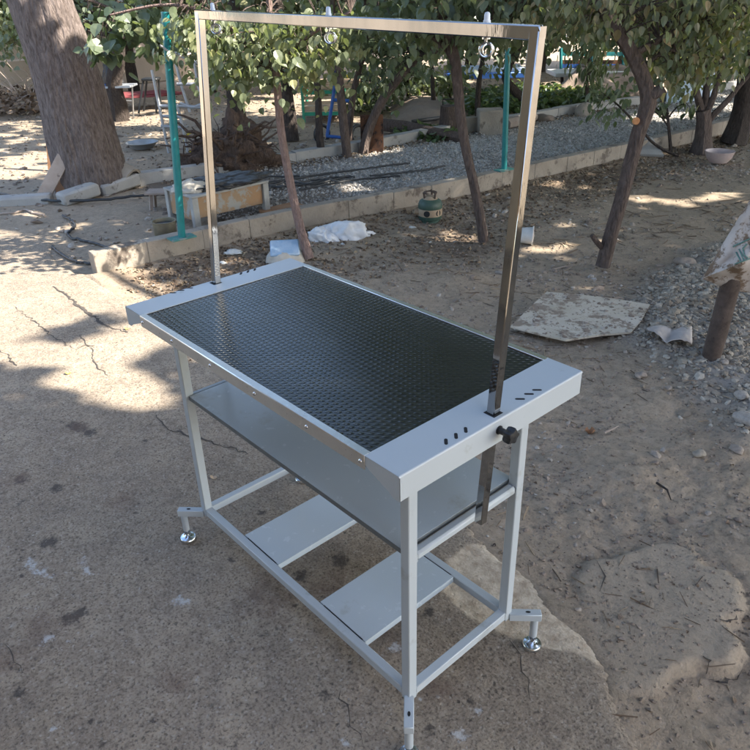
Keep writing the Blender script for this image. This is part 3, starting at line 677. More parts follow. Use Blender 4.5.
# legs
for sx in (-1, 1):
    for sy in (-1, 1):
        lg = MB().box((sx * LX, sy * LY, (H - .004 + .116) / 2), (SQ, SQ, H - .004 - .116), bevel=.0022).build('leg', M['paint'], T)
        d = Vector((sx, sy, 0)).normalized(); s_ = Vector((-d.y, d.x, 0)); Z = Vector((0, 0, 1))
        P = Vector((sx * LX, sy * LY, .1245)) 
        a = P + d * .012; b = P + d * .104
        arm = MB().box((a + b) / 2, ((b - a).length, .025, .025), (d, s_, Z), .0018).build('foot_arm', M['paint'], lg)
        hl = MB(); hp = P + d * .066 + Vector((0, 0, .01275)); hl.lathe(hp, [(.0001, 0), (.0040, .0003)], 10, (d * 1.9, s_, Z)); hl.build('arm_hole', M['hole'], lg)
        fp = P + d * .087
        st = MB().lathe((fp.x, fp.y, .045), [(.0112, 0), (.0112, .068)], 18).build('foot_sleeve', M['paint'], lg)
        ft = MB()
        ft.lathe((fp.x, fp.y, .0), [(.026, .0015), (.0285, .004), (.0285, .010), (.026, .0135), (.014, .0155), (.010, .020), (.0062, .022), (.0062, .030), (.0105, .030), (.0105, .038), (.0062, .038), (.0058, .047)], 28)
        ft.build('levelling_foot', M['zinc'], lg)
# bottom frame of square tube
zr = .1365
for sy in (-1, 1):
    MB().box((0, sy * LY, zr), (2 * LX - SQ, .0255, .0265), bevel=.002).build('long_rail', M['paint'], T)
for sx in (-1, 1):
    MB().box((sx * LX, 0, zr), (.0255, 2 * LY - SQ, .0265), bevel=.002).build('short_rail', M['paint'], T)
    MB().box((sx * LX, 0, .584), (.0255, 2 * LY - SQ, .024), bevel=.006).build('shelf_rail', M['paint'], T)
# weld beads at the joints of legs and rails
for sx in (-1, 1):
    for sy in (-1, 1):
        w_ = MB()
        def bead(p0, p1):
            p0 = Vector(p0); p1 = Vector(p1); k = 9; w_.tube([p0.lerp(p1, i / k) + Vector((random.gauss(0, .0005), random.gauss(0, .0005), random.gauss(0, .0004))) for i in range(k + 1)], [random.uniform(.0011, .0024) for i in range(k + 1)], 7)
        xi = sx * (LX - SQ / 2); yi = sy * (LY - SQ / 2)
        for yy in (sy * LY - .0125, sy * LY + .0125): bead((xi, yy, zr - .012), (xi, yy, zr + .012))
        bead((xi, sy * LY - .0125, zr + .0130), (xi, sy * LY + .0125, zr + .0130))
        for xx in (sx * LX - .0125, sx * LX + .0125): bead((xx, yi, zr - .012), (xx, yi, zr + .012))
        bead((sx * LX - .0125, yi, zr + .0130), (sx * LX + .0125, yi, zr + .0130))
        w_.build('weld_bead', M['paint'], T); w_ = MB()
        for xx in (sx * LX - .0125, sx * LX + .0125): bead((xx, yi, .574), (xx, yi, .594))
        bead((sx * LX - .0125, yi, .5935), (sx * LX + .0125, yi, .5935)); w_.build('weld_bead', M['paint'], T)
# lower shelves: two folded sheets between the long rails
def xat(u, v, y, z):
    d = ray(u, v); t = (z - CAM.z) / d.z; return (CAM + d * t).x
SHX = [(xat(241, 537, -LY, .15), xat(273, 568, -LY, .15)), (xat(316.5, 604, -LY, .15), xat(361, 645, -LY, .15))]
for a, b in SHX:
    mb = MB(); mb.box(((a + b) / 2, 0, .1490), (b - a, 2 * LY - .030, .002), bevel=.0008)
    for x in (a + .001, b - .001): mb.box((x, 0, .1395), (.002, 2 * LY - .030, .019))
    for s_ in (-1, 1): mb.box(((a + b) / 2, s_ * (LY - .0153), .1395), (b - a - .005, .0016, .018))
    sh = mb.build('lower_shelf', M['board'], T)
    for s_ in (-1, 1):
        MB().box(((a + b) / 2 + .004, s_ * (LY - .0140), .1497), (b - a - .03, .0024, .0012)).build('joint_gap', M['hole'], sh)
# upper shelf: white board with dark raw edge
zs = .602
MB().box((0, 0, zs - .0022), (2 * LX - .036, 2 * LY - .004 + .012, .0012)).build('upper_shelf', M['board'], T)
MB().box((0, 0, zs - .0095), (2 * LX - .034, 2 * LY + .010, .0130)).build('shelf_edge', M['edge'], bpy.data.objects['upper_shelf'])
# polished steel frame: two posts, cross bar, three eye bolts with cap nuts, clamp knob
PR = (Vector((.5581, -.016, .620)), Vector((.5612, .0569, 1.650))); PL = (Vector((-.5581, -.028, .640)), Vector((-.5612, .0569, 1.675)))
AF = MB(); pw = .0218
for k, (a, b) in enumerate((PR, PL)):
    q = AF if k == 0 else MB(); o = MB().beam(a, b, pw, pw, up=(0, 1, 0), bevel=.0022).build('post', M['chrome'], T)
dz = (PR[1] - PL[1]); 
MB().beam(PL[1] + Vector((-.011, 0, -.008)), PR[1] + Vector((.011, 0, -.008)), pw + .0005, pw + .002, up=(0, 0, 1), bevel=.0022).build('cross_bar', M['chrome'], T)
bar = bpy.data.objects['cross_bar']
for u in (213, 329, 487):
    # point of the bar under pixel u
    best = min((i / 400 for i in range(401)), key=lambda t: abs((lambda p: 375 + FPX * (p.dot(RR)) / (p.dot(FF)))(PL[1].lerp(PR[1], t) - CAM) - u))
    p = PL[1].lerp(PR[1], best); zt = p.z + .0035; zb = p.z - .020
    MB().lathe((p.x, p.y, zt), [(.0068, 0), (.0068, .004), (.0056, .0045), (.0054, .013), (.0042, .0165), (.0015, .0175), (.0002, .0176)], 14).build('cap_nut', M['cap'], bar)
    e = MB(); e.lathe((p.x, p.y, zb - .003), [(.008, 0), (.008, .003)], 14); e.tube([(p.x, p.y, zb), (p.x, p.y, zb - .008)], .0026, 8)
    R3 = Vector((RR.x, RR.y, 0)).normalized(); c = Vector((p.x, p.y, zb - .021))
    pts = []
    for i in range(29):
        a = math.radians(112 + 316 * i / 28); pts.append(c + R3 * (.0115 * math.cos(a)) + Vector((0, 0, .0115 * math.sin(a))))
    pts = [Vector((p.x, p.y, zb - .006))] + pts + [Vector((p.x, p.y, zb - .006))]
    e.tube(pts, .0017, 8); e.torus(c + Vector((0, .006, 0)),   .0105, .0022, (Vector((.5, .86, 0)), Vector((0, 0, 1))), 20, 8)
    e.build('eye_bolt', M['zinc'], bar)
kp = None
d = ray(510.5, 435.5); t = (.617 - CAM.x) / d.x; kp = CAM + d * t
kb_ = MB(); ax = (Vector((0, 1, 0)), Vector((0, 0, 1)), Vector((1, 0, 0)))
n = 50; pr = []
for r, x in [(.010, -.012), (.0145, -.010), (.0165, -.004), (.0168, .006), (.0145, .010), (.006, .0115), (.001, .012)]:
    pr.append((r, x))
vs = []; 
for r, x in pr:
    for k in range(n):
        a = 2 * math.pi * k / n; rr = r * (1 + (.16 * math.cos(5 * a) if r > .012 else 0)); vs.append(kp + Vector((x, rr * math.cos(a), rr * math.sin(a))))
kb_.add(vs, [(i * n + k, i * n + (k + 1) % n, (i + 1) * n + (k + 1) % n, (i + 1) * n + k) for i in range(len(pr) - 1) for k in range(n)], True)
kb_.lathe(kp, [(.0075, -.031), (.0075, -.012)], 16, ax); kb_.lathe(kp, [(.010, -.031), (.010, -.0285)], 16, ax)
kb_.build('clamp_knob', M['black_plastic'], T)
# ---------------------------------------------------------------- trees
BALL = []
def trunk_mesh(name, pts, rads, m, parent, n=12, rough=.05, flare=0.0):
    P = [Vector(p) for p in pts]
    # resample smoothly
    out = []; ro = []
    for i in range(len(P) - 1):
        p0 = P[max(i - 1, 0)]; p1 = P[i]; p2 = P[i + 1]; p3 = P[min(i + 2, len(P) - 1)]
        k = max(2, int((p2 - p1).length / .06))
        for j in range(k):
            t = j / k; out.append(.5 * ((2 * p1) + (p2 - p0) * t + (2 * p0 - 5 * p1 + 4 * p2 - p3) * t * t + (3 * p1 - p0 - 3 * p2 + p3) * t ** 3)); ro.append(rads[i] * (1 - t) + rads[i + 1] * t)
    out.append(P[-1]); ro.append(rads[-1])
    mb = MB(); mb.tube(out, ro, n)
    s = random.random() * 50
    V = []
    for i, p in enumerate(mb.v):
        k = min(i // n, len(out) - 1); c = out[k]; d = Vector(p) - c; a = (i % n) / n * 2 * math.pi
        rg = rough * .9 * (1 - 2 * abs(float(fbm(np.array([a * 9 + s]), np.array([k * .12]), 1.0, 3)[0]))) if n > 40 else 0
        f = 1 + rg + rough * (math.sin(3 * a + k * .15 + s) * .6 + math.sin(7 * a + s * 2 + k * .05) * .5 + .8 * float(fbm(np.array([a * 2 + s]), np.array([k * .18]), 1.7, 3)[0]))
        if flare: f *= 1 + flare * math.exp(-max(0, c.z) / .16) * (1 + .5 * math.sin(5 * a + s))
        V.append(tuple(c + d * f))
    mb.v = V
    return mb.build(name, m, parent), out, ro

def crown_leaves(name, C, skeleton, m, parent, size, per=11, spread=.13, pitch=1.0, narrow=1.0, twig=.004, twigm=None, tint=None, keep=None):
    """C: clump centres (n,3). Twigs run from the nearest skeleton point to each clump; leaves hang around its end."""
    SK = np.array([tuple(p) for p in skeleton]); 
    rnd = random.Random(len(C)); mb = MB()
    for c in C:
        d = ((SK - c) ** 2).sum(1) + .8 * np.maximum(0, SK[:, 2] - c[2] - .2) ** 2; j = int(np.argmin(d)); a = Vector(SK[j]); b = Vector(c)
        L = (b - a).length; mid = a.lerp(b, .5) + Vector((rnd.gauss(0, .06) * L, rnd.gauss(0, .06) * L, .12 * L + rnd.gauss(0, .03)))
        if L < 2.5: mb.tube([a, a.lerp(mid, .55) + Vector((0, 0, .04 * L)), mid, b.lerp(mid, .4) + Vector((0, 0, .03 * L)), b], [twig * (1 + L * 1.6), twig * (1 + L), twig * 1.1, twig * .8, twig * .5], 5, cap=False)
    if mb.v: mb.build('branches', twigm or M['bark'], parent)
    n = len(C) * per; P = np.repeat(C, per, 0) + RNG.normal(0, spread, (n, 3)) * np.array([1, 1, .8])
    kk = (P[:, 2] < 1.62) | sunkeep(P); P = P[kk & ((P[:, 2] < 1.75) | gapkeep(P))]
    n = len(P)
    return leaves(name, P, np.clip(RNG.normal(size, size * .24, n), size * .4, size * 1.6), RNG.normal(pitch, .45, n), m, parent, tint=(None if tint is None else tint(n)), narrow=narrow)

def pixcl(spec, base):
    out = []
    for (u, v, ru, rv, off, do, n) in spec:
        for _ in range(n):
            r = math.sqrt(random.random()); a = random.random() * 2 * math.pi
            out.append(tuple(D(u + ru * r * math.cos(a), v + rv * r * math.sin(a), base, off + random.uniform(-do, do))))
    return np.array(out)
def ell(c, r, n, base=None):
    q = RNG.normal(0, 1, (n, 3)); q /= np.linalg.norm(q, axis=1)[:, None]; q *= RNG.random((n, 1)) ** .4
    return np.array(c) + q * np.array(r)

# sunlit patches drawn on the ground; crown leaves in their sun path are left out
def proj(p): p = Vector(p); return p - TOSUN * (p.z / TOSUN.z)
LITP = [G(*p) for p in [(-150, 205), (0, 228), (60, 236), (105, 246), (125, 262), (150, 285), (175, 300), (215, 330), (240, 360), (258, 385), (235, 405), (205, 398), (173, 415), (150, 425), (117, 417), (83, 407), (60, 394), (43, 382), (27, 370), (0, 369), (-150, 372)]]
LITC = [(G(*p), r) for p, r in [((140, 288), .13), ((205, 262), .07), ((235, 260), .13), ((122, 272), .12), ((175, 283), .12), ((200, 243), .05), ((430, 233), .10), ((452, 233), .09), ((472, 231), .13), ((545, 240), .13), ((563, 243), .15), ((585, 235), .1),
        ((550, 182), .13), ((575, 180), .10), ((600, 186), .09), ((655, 197), .13), ((680, 199), .16), ((705, 196), .14), ((730, 190), .16), ((748, 186), .16), ((590, 160), .1), ((700, 149), .10), ((640, 186), .06), ((660, 184), .07),
        ((575, 222), .05), ((300, 250), .04), ((415, 192), .07), ((462, 183), .08), ((540, 172), .07), ((625, 240), .04)]]
LITC += [(proj(G(278, 262, H)), .085), (proj(D(200, 30, (-2.76, 1.96))), .30), (proj(D(255, 60, (-2.76, 1.96))), .30), (proj(D(310, 60, (-2.76, 1.96))), .25), (proj(D(225, 90, (-2.76, 1.96))), .2), (proj(G(181, 150, 1.0)), .2),
         (proj(G(130, 268, .1)), .08), (proj(G(165, 258, .1)), .05), (proj(D(483, 228, (-2.09, 3.16))), .06), (proj(D(150, 20, (-3.2, 1.2))), .25), (proj(D(70, 10, (-6.0, 1.65))), .35), (proj(D(560, 20, (-1.12, 3.33))), .12), (proj(D(400, 30, (-2.1, 3.2))), .12)]
for (u, v), r in [((224, 292), .035), ((229, 305), .04), ((233, 320), .045), ((238, 335), .05), ((242, 348), .05), ((272, 342), .04), ((284, 356), .05), ((298, 372), .055), ((312, 390), .055), ((325, 408), .05), ((335, 424), .045)]:  # openings aimed so that streaks of sun fall on the mat
    LITC.append((proj(G(u, v, .909)), r * 1.7))
for i in range(26):
    u = random.uniform(-10, 64); v = random.uniform(118, 178); LITC.append((G(u, v), random.uniform(.07, .22)))
for p, r in [((85, 118), .3), ((110, 125), .35), ((160, 135), .2), ((120, 150), .15), ((95, 222), .12), ((60, 228), .15), ((130, 228), .12), ((30, 215), .15), ((355, 157), .13), ((372, 153), .14), ((392, 150), .12), ((345, 190), .2), ((650, 118), .35), ((690, 115), .3), ((735, 108), .4), ((640, 100), .3)]:
    LITC.append((G(*p), r))
def lit(x, y):
    a = (poly_sd(x, y, LITP) < .10 * fbm(x, y, 2.5, 3))
    sh = np.zeros(x.shape, bool)
    for (u, v, r) in [(72, 322, .17), (88, 335, .12), (60, 335, .1), (140, 360, .13), (165, 368, .13), (120, 355, .08), (60, 290, .08), (10, 300, .12), (30, 270, .1), (80, 262, .1), (140, 395, .05)]:
        c = G(u, v); sh |= (x - c.x) ** 2 + (y - c.y) ** 2 < (.72 * r * (1 + .35 * fbm(x, y, 5, 2))) ** 2
    a &= ~sh & (fbm(x + 5, y, 2.2, 3) > -.42)
    for c, r in LITC: a |= (x - c.x) ** 2 + (y - c.y) ** 2 < (r * (1 + .5 * fbm(x + 3, y, 6, 2))) ** 2
    far = (x < kerbx(y) - 1.2) | (y > 11)
    a |= far & (fbm(x * .8, y * 1.1, 1.3, 4) > .24)
    return a
GAPS = []  # corridors carved through the crowns so the mat mirrors bright sky
for u, v, r in [(225, 300, .18), (231, 315, .2), (236, 330, .24), (240, 350, .28), (275, 342, .2), (285, 354, .26), (300, 375, .3), (318, 400, .28), (335, 430, .2)]:
    p0 = G(u, v, .909); q0 = (p0 - CAM).normalized(); GAPS.append((np.array(p0), np.array((q0.x, q0.y, -q0.z)), r))
def gapkeep(P):
    ok = np.ones(len(P), bool)
    for p0, q0, r in GAPS:
        w0 = P - p0; t0 = w0 @ q0; ok &= ~((np.linalg.norm(w0 - t0[:, None] * q0, axis=1) < r + .05 * t0) & (t0 > 1.2))
    return ok
def sunkeep(P):
    k = P[:, 2] / TOSUN.z; return ~lit(P[:, 0] - TOSUN.x * k, P[:, 1] - TOSUN.y * k)

# A: slim pinkish tree left of the middle
bA = G(308, 256)
t = thing('slim_tree', bA, 'slim pinkish trunked young tree standing between white sack and blue bag, sunlit broad leaves', 'tree')
pts = [D(u, v, bA, o) for u, v, o in [(309, 258, 0), (301, 230, .02), (294, 200, .02), (287, 165, 0), (281, 130, -.02), (278, 95, -.03), (275, 60, -.05), (270, 20, 0), (268, -40, 0), (262, -120, .05)]]
o, sk, _ = trunk_mesh('trunk', pts, [.040, .034, .031, .029, .027, .026, .024, .02, .017, .01], M['bark_pink'], t, 12, .06)
lim = [D(276, 70, bA), D(240, 35, bA, .05), D(200, 10, bA, .1), D(160, 5, bA, .1), D(110, 15, bA, .05)]; o2, s2, _ = trunk_mesh('limb', lim, [.018, .015, .012, .009, .006], M['bark_pink'], t, 8)
lim = [D(277, 62, bA), D(310, 35, bA, -.1), D(350, 12, bA, -.15)]; o2, s3, _ = trunk_mesh('limb', lim, [.016, .012, .008], M['bark_pink'], t, 8)
SKA = sk[len(sk) // 2:] + s2 + s3
C = np.vstack([pixcl([(255, 48, 58, 30, 0, .45, 44), (310, 44, 48, 28, 0, .35, 28), (232, 80, 20, 14, 0, .25, 8), (215, 40, 26, 24, .1, .3, 11), (320, 68, 18, 12, 0, .2, 4), (265, 4, 110, 14, 0, .5, 34), (190, 12, 26, 16, .1, .3, 10), (182, 30, 8, 20, .1, .2, 5)], bA), ell(D(270, -60, bA), (.8, .8, .45), 60)])
crown_leaves('crown', C, SKA, M['leaf'], t, .054, 14, .115, .95, .95, .0032, M['bark'])
# A2: broad lobed grey-green leaves left of it
bA2 = Vector((-3.9, -.6, 0))
bA2 = G(-40, 262)
t = thing('maple_tree', bA2, 'low grey green bough of large lobed leaves reaching in front of the big leaning trunk', 'tree')
pts = [bA2, bA2 + Vector((.02, .03, .8)), bA2 + Vector((.05, .1, 1.6)), bA2 + Vector((.1, .2, 2.6))]
o, sk, _ = trunk_mesh('trunk', pts, [.06, .05, .04, .02], M['bark'], t)
lim = [pts[2], D(20, -30, bA2, .4), D(90, 0, bA2, .7), D(140, 20, bA2, .8)]; o2, s2, _ = trunk_mesh('limb', lim, [.03, .02, .012, .006], M['bark'], t, 8)
C = np.vstack([pixcl([(130, 14, 36, 12, .8, .25, 20), (97, 50, 13, 9, .75, .12, 7), (160, 38, 8, 16, .8, .1, 5), (124, 48, 6, 8, .8, .1, 3), (90, 6, 20, 8, .7, .1, 5)], bA2)])
crown_leaves('crown', C, s2, M['leaf_grey'], t, .085, 7, .06, .75, 1.25, .003, M['bark'])

# B: dark tree in the middle right
bB = G(483, 239)
t = thing('dark_tree', bB, 'dark slender tree right of the green gas cylinder, its base in a patch of sunlight', 'tree')
pts = [D(u, v, bB, o) for u, v, o in [(484, 241, 0), (480, 215, 0), (473, 180, 0), (466, 150, .02), (461, 120, .03), (458, 90, .02), (455, 62, 0), (449, 38, 0), (440, 5, 0), (425, -60, 0)]]
o, sk, _ = trunk_mesh('trunk', pts, [.040, .036, .034, .034, .036, .038, .038, .034, .028, .015], M['bark'], t, 14, .09)
lim = [D(456, 66, bB), D(440, 42, bB, .1), D(405, 25, bB, .15), D(380, 12, bB, .1)]; o2, s2, _ = trunk_mesh('limb', lim, [.024, .018, .012, .008], M['bark'], t, 8)
lim = [D(452, 45, bB), D(475, 25, bB, -.1), D(520, 12, bB, -.1)]; o2, s3, _ = trunk_mesh('limb', lim, [.02, .014, .008], M['bark'], t, 8)
C = np.vstack([pixcl([(460, 0, 90, 14, 0, .5, 48), (395, 16, 36, 16, .1, .3, 17), (440, 30, 26, 14, .1, .3, 8), (530, 6, 45, 16, 0, .4, 18), (515, 26, 12, 8, .1, .2, 3)], bB), ell(D(450, -70, bB), (.9, .9, .5), 60)])
crown_leaves('crown', C, sk[len(sk) // 2:] + s2 + s3, M['leaf_dark'], t, .064, 12, .11, 1.0, .95, .0032, M['bark'])

# C: bent tree on the right with a fresh cut
bC = G(604, 264)
t = thing('bent_tree', bC, 'thick bent tree on the right with a bright orange pruning cut and knobbly stub', 'tree')
pts = [D(u, v, bC, o) for u, v, o in [(603, 266, 0), (610, 238, 0), (621, 200, 0), (630, 165, 0), (639, 130, 0), (648, 104, 0), (645, 84, 0), (635, 60, 0), (622, 38, 0), (607, 14, 0), (590, -20, 0), (560, -80, 0)]]
o, sk, _ = trunk_mesh('trunk', pts, [.050, .046, .045, .044, .046, .052, .046, .042, .040, .038, .034, .02], M['bark'], t, 16, .10)
o2, s9, _ = trunk_mesh('cut_stub', [D(646, 95, bC), D(656, 93, bC, -.02), D(664, 88, bC, -.03)], [.045, .038, .033], M['bark'], t, 10)
o2, s9, _ = trunk_mesh('cut_stub', [D(602, 247, bC), D(596, 241, bC, -.02), D(592, 235, bC, -.03)], [.022, .018, .015], M['bark'], t, 8)
p = D(636, 121, bC, -.045); q = (CAM - p).normalized(); X = q.orthogonal().normalized()
MB().lathe(p, [(.023, -.02), (.022, .003), (.018, .005), (.0002, .004)], 16, (X, q.cross(X), q)).build('pruning_cut', M['cutwood'], t)
lim = [D(632, 55, bC), D(660, 40, bC, .1), D(690, 25, bC, .1), D(730, 10, bC, .2)]; o2, s2, _ = trunk_mesh('limb', lim, [.026, .02, .015, .008], M['bark'], t, 8)
lim = [D(640, 70, bC), D(668, 50, bC, .2), D(688, 60, bC, .3)]; o2, s3, _ = trunk_mesh('limb', lim, [.014, .01, .006], M['bark'], t, 8)
C = np.vstack([pixcl([(570, 2, 60, 18, 0, .4, 34), (690, 8, 60, 22, .1, .4, 48), (735, 30, 26, 28, .1, .3, 18), (664, 62, 22, 14, .15, .2, 13), (690, 70, 18, 10, .2, .2, 7), (640, 8, 40, 16, .2, .3, 16), (715, 60, 16, 12, .2, .2, 5), (560, 26, 16, 8, .2, .2, 4)], bC), ell(D(620, -60, bC), (.9, .9, .5), 60)])
crown_leaves('crown', C, sk[len(sk) // 2:] + s2 + s3, M['leaf_dry'], t, .047, 15, .10, 1.0, .75, .0032, M['bark'])
# low leafy shoot crossing behind tree C
bs = G(676, 155)
t = thing('leafy_shoot', bs, 'thin bare shoot rising left behind the bent tree to a leafy tuft', 'shoot')
pts = [D(u, v, bs, o) for u, v, o in [(678, 156, 0), (664, 150, 0), (651, 141, 0), (640, 128, 0), (619, 106, 0), (605, 95, 0)]]
o, sk, _ = trunk_mesh('stem', pts, [.016, .016, .015, .014, .01, .006], M['bark_dark'], t, 8)
crown_leaves('leaves', pixcl([(612, 100, 22, 12, 0, .2, 7), (600, 112, 16, 6, 0, .2, 3)], bs), sk, M['leaf_dark'], t, .09, 7, .07, .9, .6, .003, M['bark_dark'])
# sapling with few leaves
bs = G(670, 151)
t = thing('bare_sapling', bs, 'small forked sapling with a few drooping leaves left of the multi stemmed tree', 'sapling')
o, sk, _ = trunk_mesh('stem', [D(u, v, bs) for u, v in [(671, 152), (669, 130), (667, 108)]], [.022, .018, .012], M['bark_dark'], t, 8)
for L in ([(668, 120), (660, 112), (654, 106)], [(668, 118), (676, 108), (684, 103)], [(669, 128), (662, 118), (650, 108)]):
    o2, s2, _ = trunk_mesh('branch', [D(u, v, bs) for u, v in L], [.011, .009, .006], M['bark_dark'], t, 7); sk = sk + s2
crown_leaves('leaves', pixcl([(655, 106, 8, 3, 0, .1, 3), (686, 103, 8, 3, 0, .1, 3), (690, 108, 4, 3, 0, .1, 1)], bs), sk, M['leaf_dark'], t, .10, 4, .05, 1.0, .6, .003, M['bark_dark'])
# D: multi stemmed, E: thick one at the right edge
bD = G(703, 151)
t = thing('multi_stem_tree', bD, 'tree forking low into several stems behind the pink bowl', 'tree')
o, sk, _ = trunk_mesh('trunk', [D(u, v, bD) for u, v in [(701, 153), (703, 138), (704, 122), (703, 110)]], [.13, .09, .08, .08], M['bark'], t, 14, .1)
for L, r in [([(703, 115), (698, 98), (693, 76), (688, 40)], .045), ([(704, 112), (706, 95), (707, 72), (705, 30)], .045), ([(705, 115), (713, 98), (719, 76), (728, 40)], .04), ([(705, 125), (716, 112), (728, 100), (739, 86), (752, 72)], .04)]:
    o2, s2, _ = trunk_mesh('stem', [D(u, v, bD, random.uniform(-.05, .05)) for u, v in L], [r * (1 - .12 * i) for i in range(len(L))], M['bark'], t, 10); sk = sk + s2
C = np.vstack([pixcl([(700, 52, 36, 12, 0, .5, 28), (725, 35, 35, 22, 0, .5, 36), (670, 60, 24, 18, .1, .4, 28), (620, 16, 60, 18, .3, .5, 40)], bD), ell(D(705, -20, bD), (1.3, 1.3, .5), 60)])
crown_leaves('crown', C, sk, M['leaf_dark'], t, .078, 12, .14, 1.0, .9, .004, M['bark'])
bE = G(734, 141)
t = thing('thick_tree', bE, 'thick dark trunk at the right edge behind the pink bowl', 'tree')
o, sk, _ = trunk_mesh('trunk', [D(u, v, bE) for u, v in [(733, 143), (739, 125), (744, 105), (748, 80), (752, 40), (756, -20)]], [.16, .13, .12, .12, .12, .09], M['bark_dark'], t, 14, .1)
crown_leaves('crown', np.vstack([pixcl([(745, 35, 30, 25, 0, .4, 34)], bE), ell(D(750, -30, bE), (1.3, 1.3, .6), 50)]), sk, M['leaf_dark'], t, .078, 12, .14, 1.0, .9, .004, M['bark_dark'])

# big leaning trunk
bF = G(94, 188)
tF = thing('big_leaning_tree', bF, 'big grey tree with a thick furrowed trunk leaning left beside two planks', 'tree')
pts = [D(u, v, bF, o) for u, v, o in [(97, 196, 0), (93, 178, 0), (86, 150, 0), (77, 115, 0), (68, 82, 0), (56, 45, 0), (40, 0, 0), (22, -60, .1), (5, -130, .2)]]
trunk_mesh('trunk', pts, [.35, .345, .33, .315, .30, .285, .27, .26, .24], M['bark_big'], tF, 110, .045, .05)
topF = pts[-1]
for k, (dx, dy, dz) in enumerate([(-.6, 1.2, 1.6), (1.2, 1.2, 1.8), (1.4, -.6, 1.5), (-1.2, -.8, 1.4)]):
    trunk_mesh('limb', [topF, topF + Vector((dx * .5, dy * .5, dz * .6)), topF + Vector((dx, dy, dz)), topF + Vector((dx * 2, dy * 2, dz * 1.6))], [.2, .14, .10, .05], M['bark_big'], tF, 14)

# mid-ground trunks beyond the kerb
mid = [
 ('slim_dark_tree', [(323, 158), (320, 140), (319, 118), (318, 92), (314, 50)], .045, 'thin dark tree left of the blue frame in front of the green crate', 'bark_dark', [(318, 40, 34, 18, 0, .5, 14)]),
 ('twin_tree', [(347, 157), (344, 130), (341, 100), (339, 72), (334, 40)], .05, 'brown slender tree in front of the blue frame', 'bark', [(345, 34, 34, 18, 0, .5, 18)]),
 ('twin_tree', [(348, 150), (350, 120), (354, 90), (360, 66), (366, 40)], .04, 'brown slender tree leaning right in front of the blue frame', 'bark', [(372, 48, 24, 18, 0, .5, 14)]),
 ('leaning_tree', [(363, 154), (367, 135), (373, 118), (384, 97), (400, 76), (415, 60), (442, 38)], .055, 'pale brown tree leaning right in front of the rusty sheet', 'bark', [(420, 44, 44, 18, 0, .5, 32), (388, 68, 16, 16, .2, .4, 12)]),
 ('forked_dark_tree', [(292, 140), (290, 118), (287, 95), (284, 70), (280, 40)], .09, 'dark fibrous double trunk just behind the slim pinkish trunk', 'bark_dark', [(285, 55, 40, 18, 0, .5, 22), (225, 55, 36, 22, 0, .5, 24)]),
 ('shade_garden_tree', [(238, 128), (236, 110), (234, 90), (236, 60)], .12, 'dark trunk rising behind the heap of dead roots', 'bark_dark', [(230, 45, 46, 24, 0, .6, 36)]),
 ('young_tree', [(434, 112), (433, 90), (432, 66), (430, 40)], .035, 'thin dark stem in front of the grey green bush', 'bark_dark', [(430, 46, 28, 16, 0, .4, 16)]),
 ('young_tree', [(478, 118), (478, 98), (480, 74), (483, 50)], .04, 'thin dark stem right of the sawn stump', 'bark_dark', [(485, 34, 34, 14, 0, .5, 22)]),
 ('crooked_tree', [(532, 112), (524, 100), (514, 90), (506, 78), (512, 60), (520, 40)], .07, 'crooked dark tree behind the right hand teal post', 'bark_dark', [(515, 36, 38, 16, 0, .5, 26), (505, 62, 14, 10, 0, .4, 7)]),
 ('fruit_tree', [(120, 120), (118, 105), (114, 85), (118, 50)], .14, 'dark stout trunk behind the cluttered work table', 'bark_dark', [(95, 8, 60, 20, 0, .6, 46), (18, 26, 24, 20, 0, .5, 20), (8, 45, 12, 16, 0, .4, 8)]),
]
for nm, L, r, lab, bk, cr_ in mid:
    b = G(*L[0]); t = thing(nm, b, lab, 'tree'); k = len(L)
    o, sk, _ = trunk_mesh('trunk', [D(u, v, b, random.uniform(-.03, .03)) for u, v in L] + [D(L[-1][0] - 4, L[-1][1] - 90, b)], [r * (1.12 - .5 * i / k) for i in range(k + 1)], M[bk], t, 12, .1)
    up = D(L[-1][0], -40, b); C = np.vstack([pixcl(cr_, b), ell(up, (1.2, 1.2, .6), 40)])
    crown_leaves('crown', C, sk[len(sk) // 2:], random.choice([M['leaf'], M['leaf_dark'], M['leaf_dark']]), t, .078, 11, .16, 1.0, .9, .004, M['bark_dark'])

# shrubs and the far belt of trees
def shrub(name, b, lab, cat, spec, m, size, n=10, spread=.14, group=None, pitch=.7):
    t = thing(name, b, lab, cat, group)
    st, sk, _ = trunk_mesh('stem', [b, b + Vector((0, 0, .3)), b + Vector((.03, .02, .7))], [.03, .022, .012], M['bark_dark'], t, 8)
    crown_leaves('foliage', pixcl(spec, b), sk, m, t, size, n, spread, pitch, .9, .004, M['bark_dark']); return t
b = G(408, 106); shrub('grey_green_bush', b, 'grey green bush behind the earth bank', 'bush', [(406, 82, 24, 22, 0, .35, 46)], M['leaf_grey'], .10)
b = G(360, 112); shrub('dark_bush', b, 'dark leafy bush between the blue frame and the grey green bush', 'bush', [(365, 90, 22, 18, 0, .35, 40)], M['leaf_dark'], .10)
b = G(450, 100); shrub('small_bush', b, 'small green bush left of the thin stem behind the sawn stump', 'bush', [(448, 84, 16, 14, 0, .35, 24)], M['leaf'], .10)
b = G(590, 110); t = thing('pale_sapling', b, 'slim sapling with narrow pale leaves in front of the striped garden bench', 'sapling')
o, sk, _ = trunk_mesh('stem', [D(588, 112, b), D(587, 90, b), D(589, 60, b), D(590, 35, b)], [.03, .025, .02, .01], M['bark'], t, 8)
crown_leaves('leaves', pixcl([(590, 55, 20, 24, 0, .3, 30), (592, 82, 12, 10, 0, .2, 8)], b), sk, M['leaf_grey'], t, .13, 9, .12, 1.2, .35, .004, M['bark'])
